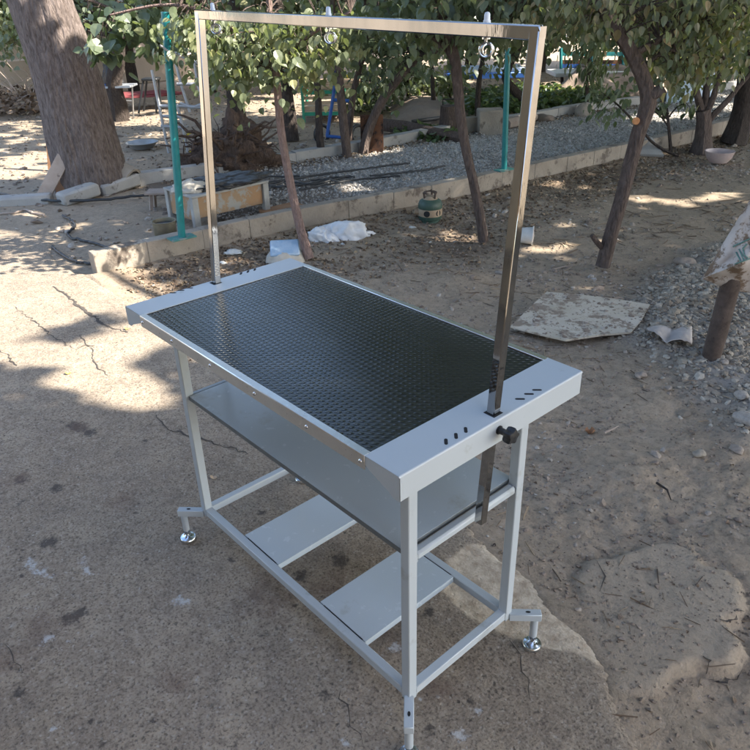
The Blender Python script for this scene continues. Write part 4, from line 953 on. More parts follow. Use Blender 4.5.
# ground cover on the far bank
Pg = [G(*p) for p in [(455, 118), (470, 100), (520, 92), (560, 96), (630, 104), (560, 111), (500, 116)]]
q = inpoly(2600, Pg, .2); leaves('ground_cover', np.column_stack([q, RNG.uniform(.02, .22, len(q))]), RNG.uniform(.06, .12, len(q)), RNG.normal(.2, .4, len(q)), M['leaf_ground'], kind='stuff')
Pg = [G(*p) for p in [(395, 140), (400, 132), (430, 130), (460, 136), (450, 143), (420, 142)]]
q = inpoly(260, Pg, .03); leaves('fallen_foliage', np.column_stack([q, RNG.uniform(.01, .10, len(q))]), RNG.uniform(.07, .12, len(q)), RNG.normal(.1, .4, len(q)), M['leaf_ground'], kind='stuff')
farl = ['leftmost far tree at the back wall behind the big leaning trunk', 'far tree at the back wall behind the cluttered work table', 'far tree in the back row behind the steel trestle', 'far tree in the back row behind the root heap', 'far tree in the back row behind the green crate', 'far tree in the back row behind the leaning tree',
        'far tree in the back row behind the middle dark tree', 'far tree in the back row behind the right teal post', 'far tree in the back row behind the striped bench', 'far tree in the back row behind the bent tree', 'far tree in the back row behind the multi stemmed tree', 'rightmost far tree in the back row behind the thick edge trunk']
for i, lab in enumerate(farl):
    u = -10 + 70 * i + random.uniform(-10, 10); dd = 15.5 + random.uniform(-1, 1.5) + (i > 5) * 3
    r = ray(u, 60); r.z = 0; b = Vector((CAM.x, CAM.y, 0)) + r.normalized() * dd; t = thing('background_tree', b, lab, 'tree', 'row of trees at the back of the garden')
    o, sk, _ = trunk_mesh('trunk', [b, b + Vector((.05, 0, .8)), b + Vector((.1, .1, 1.8)), b + Vector((0, .1, 3))], [.13, .11, .09, .05], M['bark_dark'], t, 10, .1)
    lo = 1.25 if i in (0, 1, 2, 3, 4) else .5
    C = np.vstack([ell(b + Vector((0, 0, 2.0)), (1.5, 1.3, 1.5 - lo * .4), 120), ell(b + Vector((0, 0, lo + .5)), (1.3, 1.0, .5), 34 if i < 5 else 70)]); C = C[C[:, 2] > lo]
    crown_leaves('crown', C, sk, M['leaf_dark'] if i % 3 else M['leaf'], t, .14, 10, .2, .9, .9, .004, M['bark_dark'])

# unseen trees added for shade, crowns cut open sunward of the drawn lit patches
TT = [(Vector((3.4, 3.4, 0)), 'unseen tall tree added for shade right of the frame above the table'), (Vector((2.6, 9.0, 0)), 'unseen tall tree added for shade right of the frame behind the sacking post'), (Vector((-1.0, 13.5, 0)), 'unseen tall tree added for shade beyond the right end of the path')]
tt = []
for b, lab in TT:
    t = thing('added_shade_tree', b, lab, 'tree'); tt.append(t)
    trunk_mesh('trunk', [b, b + Vector((.1, 0, 1.6)), b + Vector((-.05, .1, 3.2)), b + Vector((.05, 0, 4.8))], [.22, .18, .16, .12], M['bark_big'], t, 20)
    for k in range(4):
        a = k * 1.57 + .9; trunk_mesh('limb', [b + Vector((0, .05, 3.4)), b + Vector((math.cos(a) * 1.2, math.sin(a) * 1.2, 4.6)), b + Vector((math.cos(a) * 2.0, math.sin(a) * 2.0, 5.6))], [.09, .06, .03], M['bark_big'], t, 8)
tt.append(tF)
n = 106000
gx = RNG.uniform(-17, 3.2, n); gy = RNG.uniform(-3.6, 16, n); gx[92000:] = RNG.uniform(-1.6, 3.4, 14000); gy[92000:] = RNG.uniform(-2.8, 2.6, 14000); z = 4.6 + 2.2 * RNG.random(n) + .4 * fbm(gx, gy, .7, 2)
ok = ~(lit(gx, gy) | lit(gx + .08, gy) | lit(gx - .08, gy) | lit(gx, gy + .08) | lit(gx, gy - .08)); w_ = ((gx > -13) | (RNG.random(n) < .75)) & ~((gx < -3.5) & (gy < -2.4)) ; ok &= w_
gx, gy, z = gx[ok], gy[ok], z[ok]; P = np.column_stack([gx + TOSUN.x * z / TOSUN.z, gy + TOSUN.y * z / TOSUN.z, z])
P = P[gapkeep(P)]; cent = np.array([(3.4, 3.4), (2.6, 9), (-1, 13.5), (-5.5, 4.0)]); who = np.argmin(((P[:, None, :2] - cent[None]) ** 2).sum(2), 1)
for i, t in enumerate(tt):
    p = P[who == i]; leaves('crown', p, RNG.uniform(.17, .27, len(p)), RNG.normal(.15, .35, len(p)), M['leaf_dark'], t)
# ---------------------------------------------------------------- things around the yard
def crumple(name, c, r, m, rot=0, seed=0, amp=.28, sub=4, parent=None, ridge=5.0, flat=0.0, facet=0):
    bm = bmesh.new(); bmesh.ops.create_icosphere(bm, subdivisions=sub, radius=1); bm.verts.index_update()
    V = np.array([v.co[:] for v in bm.verts]); F = np.array([[v.index for v in f.verts] for f in bm.faces]); bm.free()
    a = fbm(V[:, 0] * 1.3 + seed, V[:, 1] * 1.3 + V[:, 2], 1.6, 3); b = 1 - 2 * np.abs(fbm(V[:, 0] + V[:, 2] * .7 + seed * 2, V[:, 1] - V[:, 2] * .5, ridge, 3))
    if facet:
        rg = np.random.default_rng(seed); nn = rg.normal(0, 1, (facet, 3)); nn /= np.linalg.norm(nn, axis=1)[:, None]; hh = rg.uniform(.62, 1.0, facet)
        dt = V @ nn.T; V = V * np.minimum(1.15, np.where(dt > .05, hh / np.maximum(dt, .05), 9).min(1))[:, None]
    V = V * (1 + amp * a + amp * .55 * b)[:, None]; V[:, 2] = np.where(V[:, 2] < -.05, -.05 + flat, V[:, 2]); V = V * np.array(r)
    cs, sn = math.cos(rot), math.sin(rot); V = np.column_stack([V[:, 0] * cs - V[:, 1] * sn, V[:, 0] * sn + V[:, 1] * cs, V[:, 2]]) + np.array(c)
    return np_mesh(name, V, F, m, parent, smooth=True)
def stone(p, r, lab, m='stones', flat=.55, group=None, name='stone'):
    n = 1; bm = bmesh.new(); bmesh.ops.create_icosphere(bm, subdivisions=3, radius=1); V = np.array([v.co[:] for v in bm.verts]); bm.verts.index_update(); F = np.array([[v.index for v in f.verts] for f in bm.faces]); bm.free()
    s = random.random() * 90; V = V * (1 + .35 * fbm(V[:, 0] + s, V[:, 1] + V[:, 2], 1.5, 3))[:, None]; a = random.random() * 6
    V = V * np.array([r * 1.15, r * .85, r * flat]); V = np.column_stack([V[:, 0] * math.cos(a) - V[:, 1] * math.sin(a), V[:, 0] * math.sin(a) + V[:, 1] * math.cos(a), V[:, 2]]) + np.array([p.x, p.y, p.z + r * flat * .45])
    o = np_mesh(name, V, F, M[m], smooth=True, fattr={'tint': np.full(len(F), random.random())}); return tag(o, lab, 'stone', group)
def gg(u, v): p = G(u, v, -.02); p.z = float(gz(np.array([[p.x, p.y]]))[0]); return p
R3 = Vector((RR.x, RR.y, 0)).normalized(); Z3 = Vector((0, 0, 1))

# teal posts standing on the wall
for (bu, bv, tu, tv, lab, pl) in [(182, 236, 165, 12, 'left teal pipe post bolted to the low wall beside the old desk', (177, 195)), (504, 168, 508, 48, 'right teal pipe post bolted to the low wall behind the polished frame', (495, 513))]:
    b = G(bu, bv + 2, .15); t = thing('teal_post', b, lab, 'post', 'teal posts on the low wall')
    top = D(tu, tv, b); MB().tube([b, b.lerp(top, .5), top], [.027, .027, .026], 20).build('pipe', M['teal'], t)
    q = Vector((wallx(b.y + .2) - wallx(b.y - .2), .4, 0)).normalized()
    MB().beam(b - q * .095 + Vector((0, 0, .004)), b + q * .095 + Vector((0, 0, .004)), .106, .012, bevel=.002).build('base_plate', M['teal_worn'], t)
b = G(182, 238, .15); p1 = D(168, 50, b)
w_ = MB(); w_.tube([D(160, 45, b, -.04), D(168, 51, b, -.05), D(180, 56, b, -.04), D(190, 54, b, 0), D(199, 50, b, .1)], .007, 7)
tag(w_.build('twine', M['cloth']), 'loose pale twine tied round the upper left teal post', 'twine')

# low old desk with rubbish on top, behind the wall
A = G(198, 231, 0); B = G(267, 214, 0); ex = (B - A); Ld = ex.length; ex.normalize(); ey = Vector((-ex.y, ex.x, 0)); ey = ey if ey.x < 0 else -ey
t = thing('old_desk', A, 'low old desk with a faded orange and grey front panel behind the low wall', 'desk')
hd = .275
for a in (0, 1):
    for c in (0, 1):
        p = A + ex * (a * Ld) + ey * (c * .42); MB().box(p + Z3 * (hd / 2), (.055, .05, hd), (ex, ey, Z3), .003).build('leg', M['desk_grey'], t)
MB().box(A + ex * (Ld / 2) + Z3 * (hd - .09) + ey * .01, (Ld - .06, .018, .17), (ex, ey, Z3), .002).build('front_panel', M['desk_orange'], t)
for a in (0, 1): MB().box(A + ex * (a * Ld) + ey * .21 + Z3 * (hd - .10), (.02, .36, .19), (ex, ey, Z3), .002).build('side_panel', M['desk_orange'], t)
MB().box(A + ex * (Ld / 2) + ey * .21 + Z3 * (hd + .009), (Ld + .06, .48, .018), (ex, ey, Z3), .003).build('desk_top', M['desk_grey'], t)
o = crumple('black_sheeting', A + ex * (Ld * .62) + ey * .2 + Z3 * (hd + .022), (.36, .22, .05), M['black_tarp'], math.atan2(ex.y, ex.x), 3, .4, 5, ridge=7); tag(o, 'crumpled black plastic sheeting lying on the old desk', 'plastic sheet')
o = crumple('grey_bag', A + ex * .08 + ey * .18 + Z3 * (hd + .022), (.14, .12, .07), M['bag_cream'], 1, 5, .3, 4); tag(o, 'pale grey bag on the left end of the old desk', 'bag')
# board lying right of the desk
p = G(283, 209, .03); tag(MB().box(p, (.38, .2, .03), (ex, ey, Z3), .003).build('red_brown_board', M['wood_orange']), 'red brown board on the path at the right end of the old desk', 'board')
# stool
b = G(164, 208); t = thing('wooden_stool', b, 'tiny weathered wooden stool left of the left teal post', 'stool')
MB().box(b + Z3 * .15, (.27, .17, .022), (R3, Vector((-R3.y, R3.x, 0)), Z3), .004).build('seat', M['wood'], t)
for a in (-1, 1):
    for c in (-1, 1): MB().beam(b + R3 * (a * .10) + Vector((-R3.y, R3.x, 0)) * (c * .06), b + R3 * (a * .085) + Vector((-R3.y, R3.x, 0)) * (c * .05) + Z3 * .14, .028, .028).build('leg', M['wood'], t)
b = G(166, 236); t = thing('tin_pot', b, 'tarnished open tin pot on the ground left of the left teal post', 'pot')
MB().lathe(b, [(.072, 0), (.088, .02), (.092, .12), (.10, .126), (.10, .13), (.088, .128), (.082, .03), (.0005, .02)], 24).build('vessel', M['brass_tin'], t)
MB().lathe(b + Z3 * .1, [(.087, 0), (.0005, .006)], 20).build('contents', M['black_tarp'], t)

# hoses and cables
def hose(pts, r, lab, z=.015, m='hose', cat='hose', group=None):
    P = [G(u, v, z) for u, v in pts]; out = []
    for i in range(len(P) - 1):
        p0 = P[max(i - 1, 0)]; p1 = P[i]; p2 = P[i + 1]; p3 = P[min(i + 2, len(P) - 1)]
        for j in range(8):
            t = j / 8; out.append(.5 * ((2 * p1) + (p2 - p0) * t + (2 * p0 - 5 * p1 + 4 * p2 - p3) * t * t + (3 * p1 - p0 - 3 * p2 + p3) * t ** 3) + Vector((random.gauss(0, .004), random.gauss(0, .004), abs(random.gauss(0, .004)))))
    out.append(P[-1]); tag(MB().tube(out, r, 8).build('hose' if cat == 'hose' else 'cable', M[m]), lab, cat, group)
hose([(-20, 190), (0, 194), (30, 199), (60, 201), (100, 200), (140, 196), (172, 194), (200, 192)], .013, 'long black hose lying across the yard in front of the loose kerb stones', .03)
hose([(62, 216), (73, 222), (74, 228), (68, 233), (72, 238), (88, 242), (105, 247), (127, 254)], .010, 'thin dark hose curling over bare dirt left of the low wall end', .0)
hose([(52, 247), (62, 255), (78, 262), (95, 264), (108, 263)], .010, 'short dark hose piece between concrete slab and low wall end', .0)
hose([(0, 214), (15, 213), (25, 210), (33, 213), (45, 216)], .009, 'dry pale root at the left edge on bare dirt', .0, 'wood', 'root')
labs = ['nearest black cable in the tangle on the path behind the old desk', 'black cable running right along the path below the kerb', 'black cable close to the kerb behind the root heap', 'black cable looping in the middle of the path tangle', 'black cable ending short of the gas cylinder', 'black cable farthest right on the gravel path', 'black cable crossing the others near the slim pinkish trunk', 'black cable right behind the black sheeting']
for lab, P in zip(labs, [[(215, 197), (250, 189), (290, 186), (320, 183), (350, 176)], [(262, 183), (300, 178), (340, 172), (380, 167), (410, 163)], [(180, 196), (215, 186), (260, 178), (300, 176)], [(265, 190), (285, 182), (310, 184), (330, 178), (355, 177)], [(300, 190), (330, 184), (365, 179), (400, 176)],
                         [(370, 176), (400, 173), (425, 170), (445, 166)], [(250, 180), (280, 187), (315, 180), (340, 182)], [(225, 190), (262, 186), (290, 179), (330, 174)]]):
    hose(P, .010, lab, .03, 'hose', 'cable', 'black cables on the gravel path')

# planks, pipe, branch by the big tree
b = G(42, 199); top = D(64, 157, b, .12)
tag(MB().beam(b, top, .125, .032, up=(FH.x, FH.y, 0), bevel=.003).build('plank', M['wood']), 'pale grey plank with nail holes leaning on the big trunk', 'plank')
b = G(53, 170); top = D(49, 116, b, .05)
tag(MB().beam(b, top, .10, .04, up=(FH.x, FH.y, 0), bevel=.003).build('plank', M['wood_orange']), 'orange brown plank standing upright against the big trunk', 'plank')
b = G(62, 196); top = D(58, 160, b, .16); tag(MB().beam(b, top, .10, .035, up=(FH.x, FH.y, 0), bevel=.003).build('plank', M['wood_orange']), 'short brown board behind the pale leaning plank', 'plank')
p = G(128, 178, .09); a = (R3 * .72 - FH * .3 - Z3 * .35).normalized(); X = a.orthogonal().normalized(); Y = a.cross(X)
tag(MB().lathe(p - a * .1, [(.125, -.12), (.13, .16), (.105, .16), (.10, -.12)], 24, (X, Y, a), cap=False).build('clay_pipe', M['curb']), 'short open pipe section lying against the right side of the big trunk', 'pipe')
tag(trunk_mesh('dry_branch', [G(74, 186, .05), G(84, 182, .09), G(98, 185, .06), G(108, 187, .03)], [.04, .045, .03, .015], M['bark_dark'], None, 10)[0], 'short dry branch at the foot of the big trunk', 'branch')
# basin
b = G(143, 148); t = MB().lathe(b, [(.13, .0), (.19, .07), (.205, .072), (.205, .078), (.185, .075), (.125, .012), (.0005, .01)], 32).build('basin', M['tin']); tag(t, 'shallow dull metal basin on the ground right of the big trunk', 'basin')
# galvanised trestle
b = G(172, 152); t = thing('steel_trestle', b, 'galvanised steel ladder frame standing behind the left teal post', 'trestle')
for nm, L in [('leg', [(152, 70), (160, 110), (169, 153)]), ('leg', [(177, 104), (183, 128), (188, 152)]), ('upright', [(174, 56), (181, 84), (190, 112)]), ('upright', [(194, 60), (198, 84), (203, 106)]), ('rung', [(158, 106), (182, 106), (207, 108)]), ('rung', [(175, 53), (190, 60), (206, 65)]), ('rung', [(163, 116), (181, 117)]), ('rung', [(177, 84), (199, 84)]), ('rung', [(161, 126), (185, 128)]), ('brace', [(180, 103), (192, 108), (205, 103)])]:
    dep = .35 if nm == 'upright' else 0
    MB().tube([D(u, v, b, dep) for u, v in L], .019, 10).build(nm, M['steel_grey'], t)
t2 = MB().torus(G(195, 143, .1), .13, .012, (R3, Z3), 24, 8).build('yellow_hoop', M['yellow']); tag(t2, 'yellow hoop sticking out of the root heap', 'hoop')
# cluttered work table, stool, bag, rug
b = G(115, 119); t = thing('work_table', b, 'thin legged work table in the shade right of the big trunk', 'table'); Y3 = Vector((-R3.y, R3.x, 0))
MB().box(D(113, 86, b), (.66, .4, .03), (R3, Y3, Z3), .003).build('table_top', M['steel_grey'], t)
for u in (94, 103, 122, 132): MB().tube([D(u, 87, b, random.uniform(-.15, .15)), D(u + 1.5, 119, b, random.uniform(-.15, .15))], .014, 8).build('leg', M['tin'], t)
MB().tube([D(95, 100, b), D(132, 101, b)], .011, 8).build('cross_bar', M['tin'], t)
o = crumple('black_bag', D(114, 82, b), (.16, .13, .28), M['black_tarp'], .3, 8, .3, 4); tag(o, 'black bag standing upright on the cluttered work table', 'bag')
o = MB().lathe(D(107, 85, b), [(.035, 0), (.037, .14), (.015, .18), (.015, .21)], 14).build('blue_bottle', M['blue']); tag(o, 'small blue bottle left of the black bag on the work table', 'bottle')
b = G(150, 112); t = thing('dark_stool', b, 'dark tall stool right of the cluttered work table', 'stool')
MB().box(D(151, 79, b), (.26, .26, .04), (R3, Y3, Z3), .01).build('seat', M['black_plastic'], t)
for a in (-1, 1):
    for c in (-1, 1): MB().tube([D(151, 80, b) + R3 * (a * .10) + Y3 * (c * .1), Vector((b.x, b.y, 0)) + R3 * (a * .15) + Y3 * (c * .15)], .017, 8).build('leg', M['black_plastic'], t)
b = G(148, 95, .2); o = crumple('red_rug', b, (.6, .3, .06), M['plum'], 1, 9, .3, 4); tag(o, 'dull red rug heap behind the dark stool', 'rug')
# brush heap at the left edge
b = G(15, 112); t = thing('brush_heap', b, 'heap of dry twigs and brown leaves at the left edge before the adobe wall', 'brush heap')
mb = MB()
for k in range(150):
    p = b + R3 * random.uniform(-1.0, .8) + FH * random.uniform(-.4, 1.0); p.z = random.uniform(.0, .15); d = Vector((random.gauss(0, 1), random.gauss(0, 1), abs(random.gauss(.3, .6)))).normalized() * random.uniform(.3, .9)
    mb.tube([p, p + d * .5 + Vector((0, 0, .06)), p + d], [.011, .008, .004], 5, cap=False)
mb.build('twigs', M['wood'], t)
q = np.column_stack([b.x + RNG.normal(0, .5, 900), b.y + RNG.normal(0, .5, 900), RNG.uniform(.0, .35, 900)]); leaves('dry_foliage', q, RNG.uniform(.05, .11, 900), RNG.normal(.2, .5, 900), M['dry'], t)
# root heap
b = G(222, 174); b.z = 0; t = thing('root_heap', b, 'tangled heap of dead brown roots and soil beyond the kerb', 'root heap')
core = crumple('soil', b + FH * .35 + Z3 * .0, (.46, .34, .30), M['root'], math.atan2(R3.y, R3.x), 4, .5, 5, t, 4)
crumple('soil', b + FH * .55 + R3 * .12 + Z3 * .12, (.22, .2, .38), M['root'], 1, 14, .5, 4, t, 4)
mb = MB()
for k in range(90):
    a = random.uniform(0, 6.28); p = b + FH * .35 + Vector((math.cos(a) * random.uniform(.1, .4), math.sin(a) * random.uniform(.1, .3), random.uniform(.05, .36)))
    d = Vector((math.cos(a), math.sin(a), random.uniform(-.3, .6))).normalized() * random.uniform(.15, .45); r = random.uniform(.008, .03)
    pts = [p]; 
    for j in range(4): pts.append(pts[-1] + d * .3 + Vector((random.gauss(0, .04), random.gauss(0, .04), random.gauss(0, .04))))
    mb.tube(pts, [r, r * .85, r * .65, r * .45, r * .2], 6)
mb.build('roots', M['root'], t)
# blue frame trolley with yellow bar
b = G(340, 140); t = thing('blue_trolley', b, 'blue tubular trolley with a yellow grip among the thin trunks', 'trolley')
for nm, L, m_ in [('side_tube', [(338, 60), (333, 98), (327, 136)], 'blue'), ('side_tube', [(357, 78), (352, 106), (347, 136)], 'blue'), ('foot_bar', [(326, 136), (347, 138)], 'blue'), ('grip', [(330, 76), (357, 77)], 'yellow'), ('cross_tube', [(333, 100), (353, 101)], 'blue')]:
    MB().tube([D(u, v, b) for u, v in L], .022, 10).build(nm, M[m_], t)
for u in (322, 358):
    p = D(u, 134, b, .1); w2 = MB().torus(p, .11, .022, (R3 * .8 + FH * .6, Z3), 22, 8).build('wheel', M['black_plastic'], t)
# green crate with timber
b = G(324, 122); t = thing('green_crate', b, 'green metal framed crate loaded with bleached timber', 'crate')
Wc, Dc, Hc = .60, .8, .42
for a in (-1, 1):
    for c in (0, 1):
        p = b + R3 * (a * Wc / 2) + FH * (c * Dc); MB().tube([p, p + Z3 * (.66 if c == 0 else .55)], .022, 8).build('post', M['green_crate'], t)
for z in (.12, .42): MB().beam(b - R3 * Wc / 2 + Z3 * z, b + R3 * Wc / 2 + Z3 * z, .03, .05).build('rail', M['green_crate'], t)
for k in range(4): MB().beam(b - R3 * (Wc / 2 - .02) + FH * .03 + Z3 * (.2 + .07 * k), b + R3 * (Wc / 2 - .02) + FH * .03 + Z3 * (.2 + .07 * k), .02, .045).build('slat', M['timber'], t)
MB().box(b + FH * .4 + Z3 * .14, (Wc, Dc, .04), (R3, FH, Z3)).build('floor_board', M['timber'], t)
for k in range(7):
    p = b + R3 * random.uniform(-.2, .2) + FH * (.08 + .1 * k) + Z3 * (.48 + .02 * (k % 3)); d = (R3 + FH * random.uniform(-.2, .2)).normalized()
    tag(MB().beam(p - d * .42, p + d * .38, .07, .04, bevel=.003).build('timber_offcut', M['timber']), ['frontmost', 'second', 'third', 'fourth', 'fifth', 'sixth', 'rearmost'][k] + ' bleached timber offcut from the front on the green crate', 'timber', 'timber offcuts on the green crate')
# rusty sheet
b = G(372, 154); tag(MB().box(D(372, 135, b, .04), (.27, .02, .46), (R3, FH, Z3), .002).build('rusty_sheet', M['rust_sheet']), 'upright dark rusty metal sheet standing behind the leaning tree', 'metal sheet')
# log, stump, block, beam
b = G(386, 126); o, _, _ = trunk_mesh('fallen_log', [G(384, 125, .09), G(405, 128, .09), G(430, 133, .08), G(462, 138, .06)], [.085, .085, .075, .06], M['bark'], None, 14, .1); tag(o, 'grey brown log lying beyond the kerb beside the earth bank', 'log')
b = G(449, 134); o, _, _ = trunk_mesh('sawn_stump', [b, b + Z3 * .15, b + Z3 * .36], [.16, .13, .12], M['bark'], None, 18, .12); tag(o, 'short sawn stump left of the middle dark tree', 'stump')
p = b + Z3 * .37; mb = MB(); mb.tube([p - R3 * .09, p - R3 * .09 + Z3 * .07, p + R3 * .09 + Z3 * .07, p + R3 * .09], .010, 8); tag(mb.build('iron_handle', M['black']), 'small black iron bracket on top of the sawn stump', 'bracket')
b = G(492, 136); tag(MB().box(b + FH * .2 + Z3 * .14, (.34, .3, .34), (R3, FH, Z3), .015).build('concrete_block', M['curb']), 'square grey concrete block left of the right teal post', 'block')
a1 = G(455, 130, .1); a2 = G(480, 128, .1); tag(MB().beam(a1 + FH * .3, a2 + FH * .3, .14, .2, bevel=.01).build('low_beam', M['curb']), 'low concrete beam between stump and concrete block', 'beam')
o, _, _ = trunk_mesh('fallen_log', [G(507, 124, .07), G(520, 121, .08), G(534, 117, .07)], [.07, .075, .06], M['wood'], None, 14, .1); tag(o, 'short pale log right of the right teal post', 'log')
o, _, _ = trunk_mesh('fallen_log', [G(412, 122, .05), G(425, 120, .06), G(440, 118, .05)], [.03, .03, .03], M['hose'], None, 8, .05); tag(o, 'thin black pipe on the earth bank beyond the log', 'pipe')
stone(G(584, 116), .13, 'round brown boulder on the far kerb', flat=.95); stone(G(543, 121), .14, 'flat pale stone on the far kerb right of the frame', flat=.45)
# striped garden bench platform
b = G(592, 88); t = thing('garden_bench', b, 'long garden bench platform with white seat and red and blue back rails', 'bench')
ux = R3; 
MB().box(D(592, 72, b), (1.55, .8, .07), (R3, FH, Z3), .01).build('seat', M['white_plastic'], t)
for u in (562, 580, 604, 622): MB().tube([D(u, 73, b), D(u, 89, b)], .03, 8).build('leg', M['rust'], t)
for v, m_ in ((62, 'rust_sheet'), (66, 'blue'), (54, 'teal')): MB().beam(D(560, v, b, .4), D(624, v, b, .4), .03, .07).build('back_rail', M[m_], t)
for u in (561, 592, 623): MB().tube([D(u, 76, b, .4), D(u, 48, b, .4)], .03, 8).build('back_post', M['teal'], t)
b = G(480, 90); t = thing('blue_bench', b, 'far low bench with blue edge seen through the leaves left of the right teal post', 'bench')
MB().box(D(485, 74, b), (1.5, .7, .10), (R3, FH, Z3), .01).build('seat', M['blue'], t)
for u in (458, 512): MB().box(D(u, 83, b), (.1, .6, .34), (R3, FH, Z3)).build('leg', M['curb'], t)
MB().box(D(485, 69, b, .1), (1.4, .6, .09), (R3, FH, Z3), .02).build('cushion', M['sky_tarp'], t)
# pale tarp covered block at the far right
b = G(683, 103); t = thing('covered_block', b, 'pale blue grey sheeted block at the far end of the gravel path', 'block')
mb = MB(); q0 = [D(666, 103, b), D(690, 101, b), D(712, 96, b, .5), D(690, 97, b, .9)]; h = .34
mb.add([Vector((p.x, p.y, 0)) for p in q0] + [Vector((p.x, p.y, h * k)) + FH * .06 for p, k in zip(q0, (.8, 1.05, 1.15, .95))], [(0, 3, 2, 1), (4, 5, 6, 7), (0, 1, 5, 4), (1, 2, 6, 5), (2, 3, 7, 6), (3, 0, 4, 7)]); mb.build('sheet', M['sky_tarp'], t)
# broken slab, bowl, rubble
b = G(655, 156); mb = MB(); P = [D(640, 154, b), D(664, 155, b, -.05), D(652, 137, b, .2), D(642, 139, b, .2)]; X_ = (P[1] - P[0]).normalized(); nn = (P[1] - P[0]).cross(P[3] - P[0]).normalized() * .03
mb.add([p for p in P] + [p - nn for p in P], [(0, 1, 2, 3), (7, 6, 5, 4), (0, 4, 5, 1), (1, 5, 6, 2), (2, 6, 7, 3), (3, 7, 4, 0)]); tag(mb.build('broken_slab', M['kerbstone']), 'tilted broken concrete slab against the low wall behind the bent tree', 'slab')
b = G(718, 162); t = thing('pink_bowl', b, 'wide faded pink enamel bowl at the foot of the multi stemmed tree', 'bowl')
MB().lathe(b, [(.09, 0), (.13, .05), (.145, .11), (.152, .112), (.152, .118), (.140, .116), (.12, .05), (.08, .012), (.0005, .01)], 32).build('basin', M['pink'], t)
for k, (u, v, r) in enumerate([(724, 128, .10), (732, 124, .13), (741, 130, .09), (748, 122, .14), (716, 133, .07)]): stone(G(u, v), r, ['small rubble lump between the two right hand trunks', 'larger rubble lump left of the thick edge trunk', 'rubble lump at the foot of the thick edge trunk', 'big rubble lump at the right edge behind the thick trunk', 'smallest rubble lump beside the multi stemmed tree'][k], flat=.7, name='rubble')

# gas cylinder made into a stove
b = gg(430, 219); t = thing('gas_cylinder', b, 'small old green and cream gas cylinder with two round black holes by the low wall', 'gas cylinder')
MB().lathe(b, [(.075, .0), (.082, .005), (.082, .022), (.094, .028), (.100, .045), (.102, .062)], 32).build('base', M['gas_green'], t)
MB().lathe(b, [(.1022, .062), (.103, .09), (.1022, .122)], 32, cap=False).build('cream_band', M['gas_cream'], t)
MB().lathe(b, [(.1022, .122), (.104, .126), (.101, .160), (.092, .182), (.066, .200)], 32, cap=False).build('green_shoulder', M['gas_green'], t)
MB().lathe(b, [(.066, .200), (.045, .212), (.040, .222), (.0005, .226)], 28).build('top', M['gas_cream'], t)
cd = Vector((CAM.x - b.x, CAM.y - b.y, 0)).normalized(); cr_ = Vector((-cd.y, cd.x, 0))
for a in (-.02, .98):
    d = (cd * math.cos(a - .25) + R3 * math.sin(a - .25)); q = Vector((-d.y, d.x, 0)); MB().lathe(b + Z3 * .092 + d * .094, [(.026, .0), (.026, .0115), (.0005, .012)], 20, (q, Z3, d)).build('black_hole', M['black'], t)
for a in (0, 2.1, 4.2):
    d = Vector((math.cos(a), math.sin(a), 0)); MB().tube([b + d * .05 + Z3 * .205, b + d * .058 + Z3 * .25, b + d * .03 + Z3 * .262], .009, 8).build('collar_prong', M['rust'], t)
MB().torus(b + Z3 * .25, .052, .007, (Vector((1, 0, 0)), Vector((0, 1, 0))), 24, 8, .8).build('collar_ring', M['rust'], t)
MB().tube([b - R3 * .09 + Z3 * .085, b - R3 * .135 + Z3 * .095], [.022, .026], 14).build('spout', M['gas_cream'], t)

# white sack
c = gg(338, 236); c.z -= .005
t = thing('white_sack', c, 'crumpled white woven sack thrown down against the low wall', 'sack')
ar = math.atan2(R3.y, R3.x)
crumple('sack_cloth', c + R3 * .03 + FH * .02, (.20, .12, .150), M['white_sack'], ar + .1, 21, .26, 5, t, 2.2, facet=26)
crumple('sack_fold', c - R3 * .12 - FH * .05, (.13, .10, .085), M['white_sack'], ar - .4, 27, .26, 5, t, 2.2, facet=20)
crumple('sack_fold', c + R3 * .19 + FH * .03, (.10, .07, .05), M['white_sack'], ar + .3, 31, .26, 5, t, 2.2, facet=18)
# blue topped bag
c = gg(285, 262); t = thing('blue_topped_bag', c, 'small packed bag with pale blue top and cream side by the slim pinkish trunk', 'bag')
fx = (R3 * .97 + FH * .1).normalized(); fy = Z3.cross(fx)
crumple('bag_body', c + Z3 * .0 + FH * .06, (.145, .10, .10), M['bag_cream'], ar + .1, 41, .12, 4, t, 3)
tl = Matrix.Rotation(.55, 3, fx)
MB().box(c + Z3 * .10 + FH * .06, (.215, .15, .03), (fx, tl @ fy, tl @ Z3), .010).build('blue_top', M['blue_bag'], t)
# bits of litter
o = crumple('white_wrapper', gg(233, 253), (.06, .045, .018), M['white_plastic'], 1, 51, .5, 4); tag(o, 'white crumpled wrapper by the low wall left of the blue topped bag', 'wrapper')
for k, (u, v, r, lab) in enumerate([(223, 262, .035, 'small white scrap just right of the polished left post'), (232, 218, .02, 'tiny white scrap on top of leaf litter'), (430, 240, .02, 'tiny pale scrap below the gas cylinder'), (343, 243, .018, 'white paper scrap in front of the white sack'), (412, 226, .03, 'pale scrap left of the gas cylinder foot'), (145, 243, .03, 'white scrap on bare dirt left of the tin pot'), (567, 232, .0, '')]):
    if r: o = crumple('paper_scrap', gg(u, v), (r, r * .6, r * .3), M['white_plastic'], k, 60 + k, .5, 3); tag(o, lab, 'scrap')
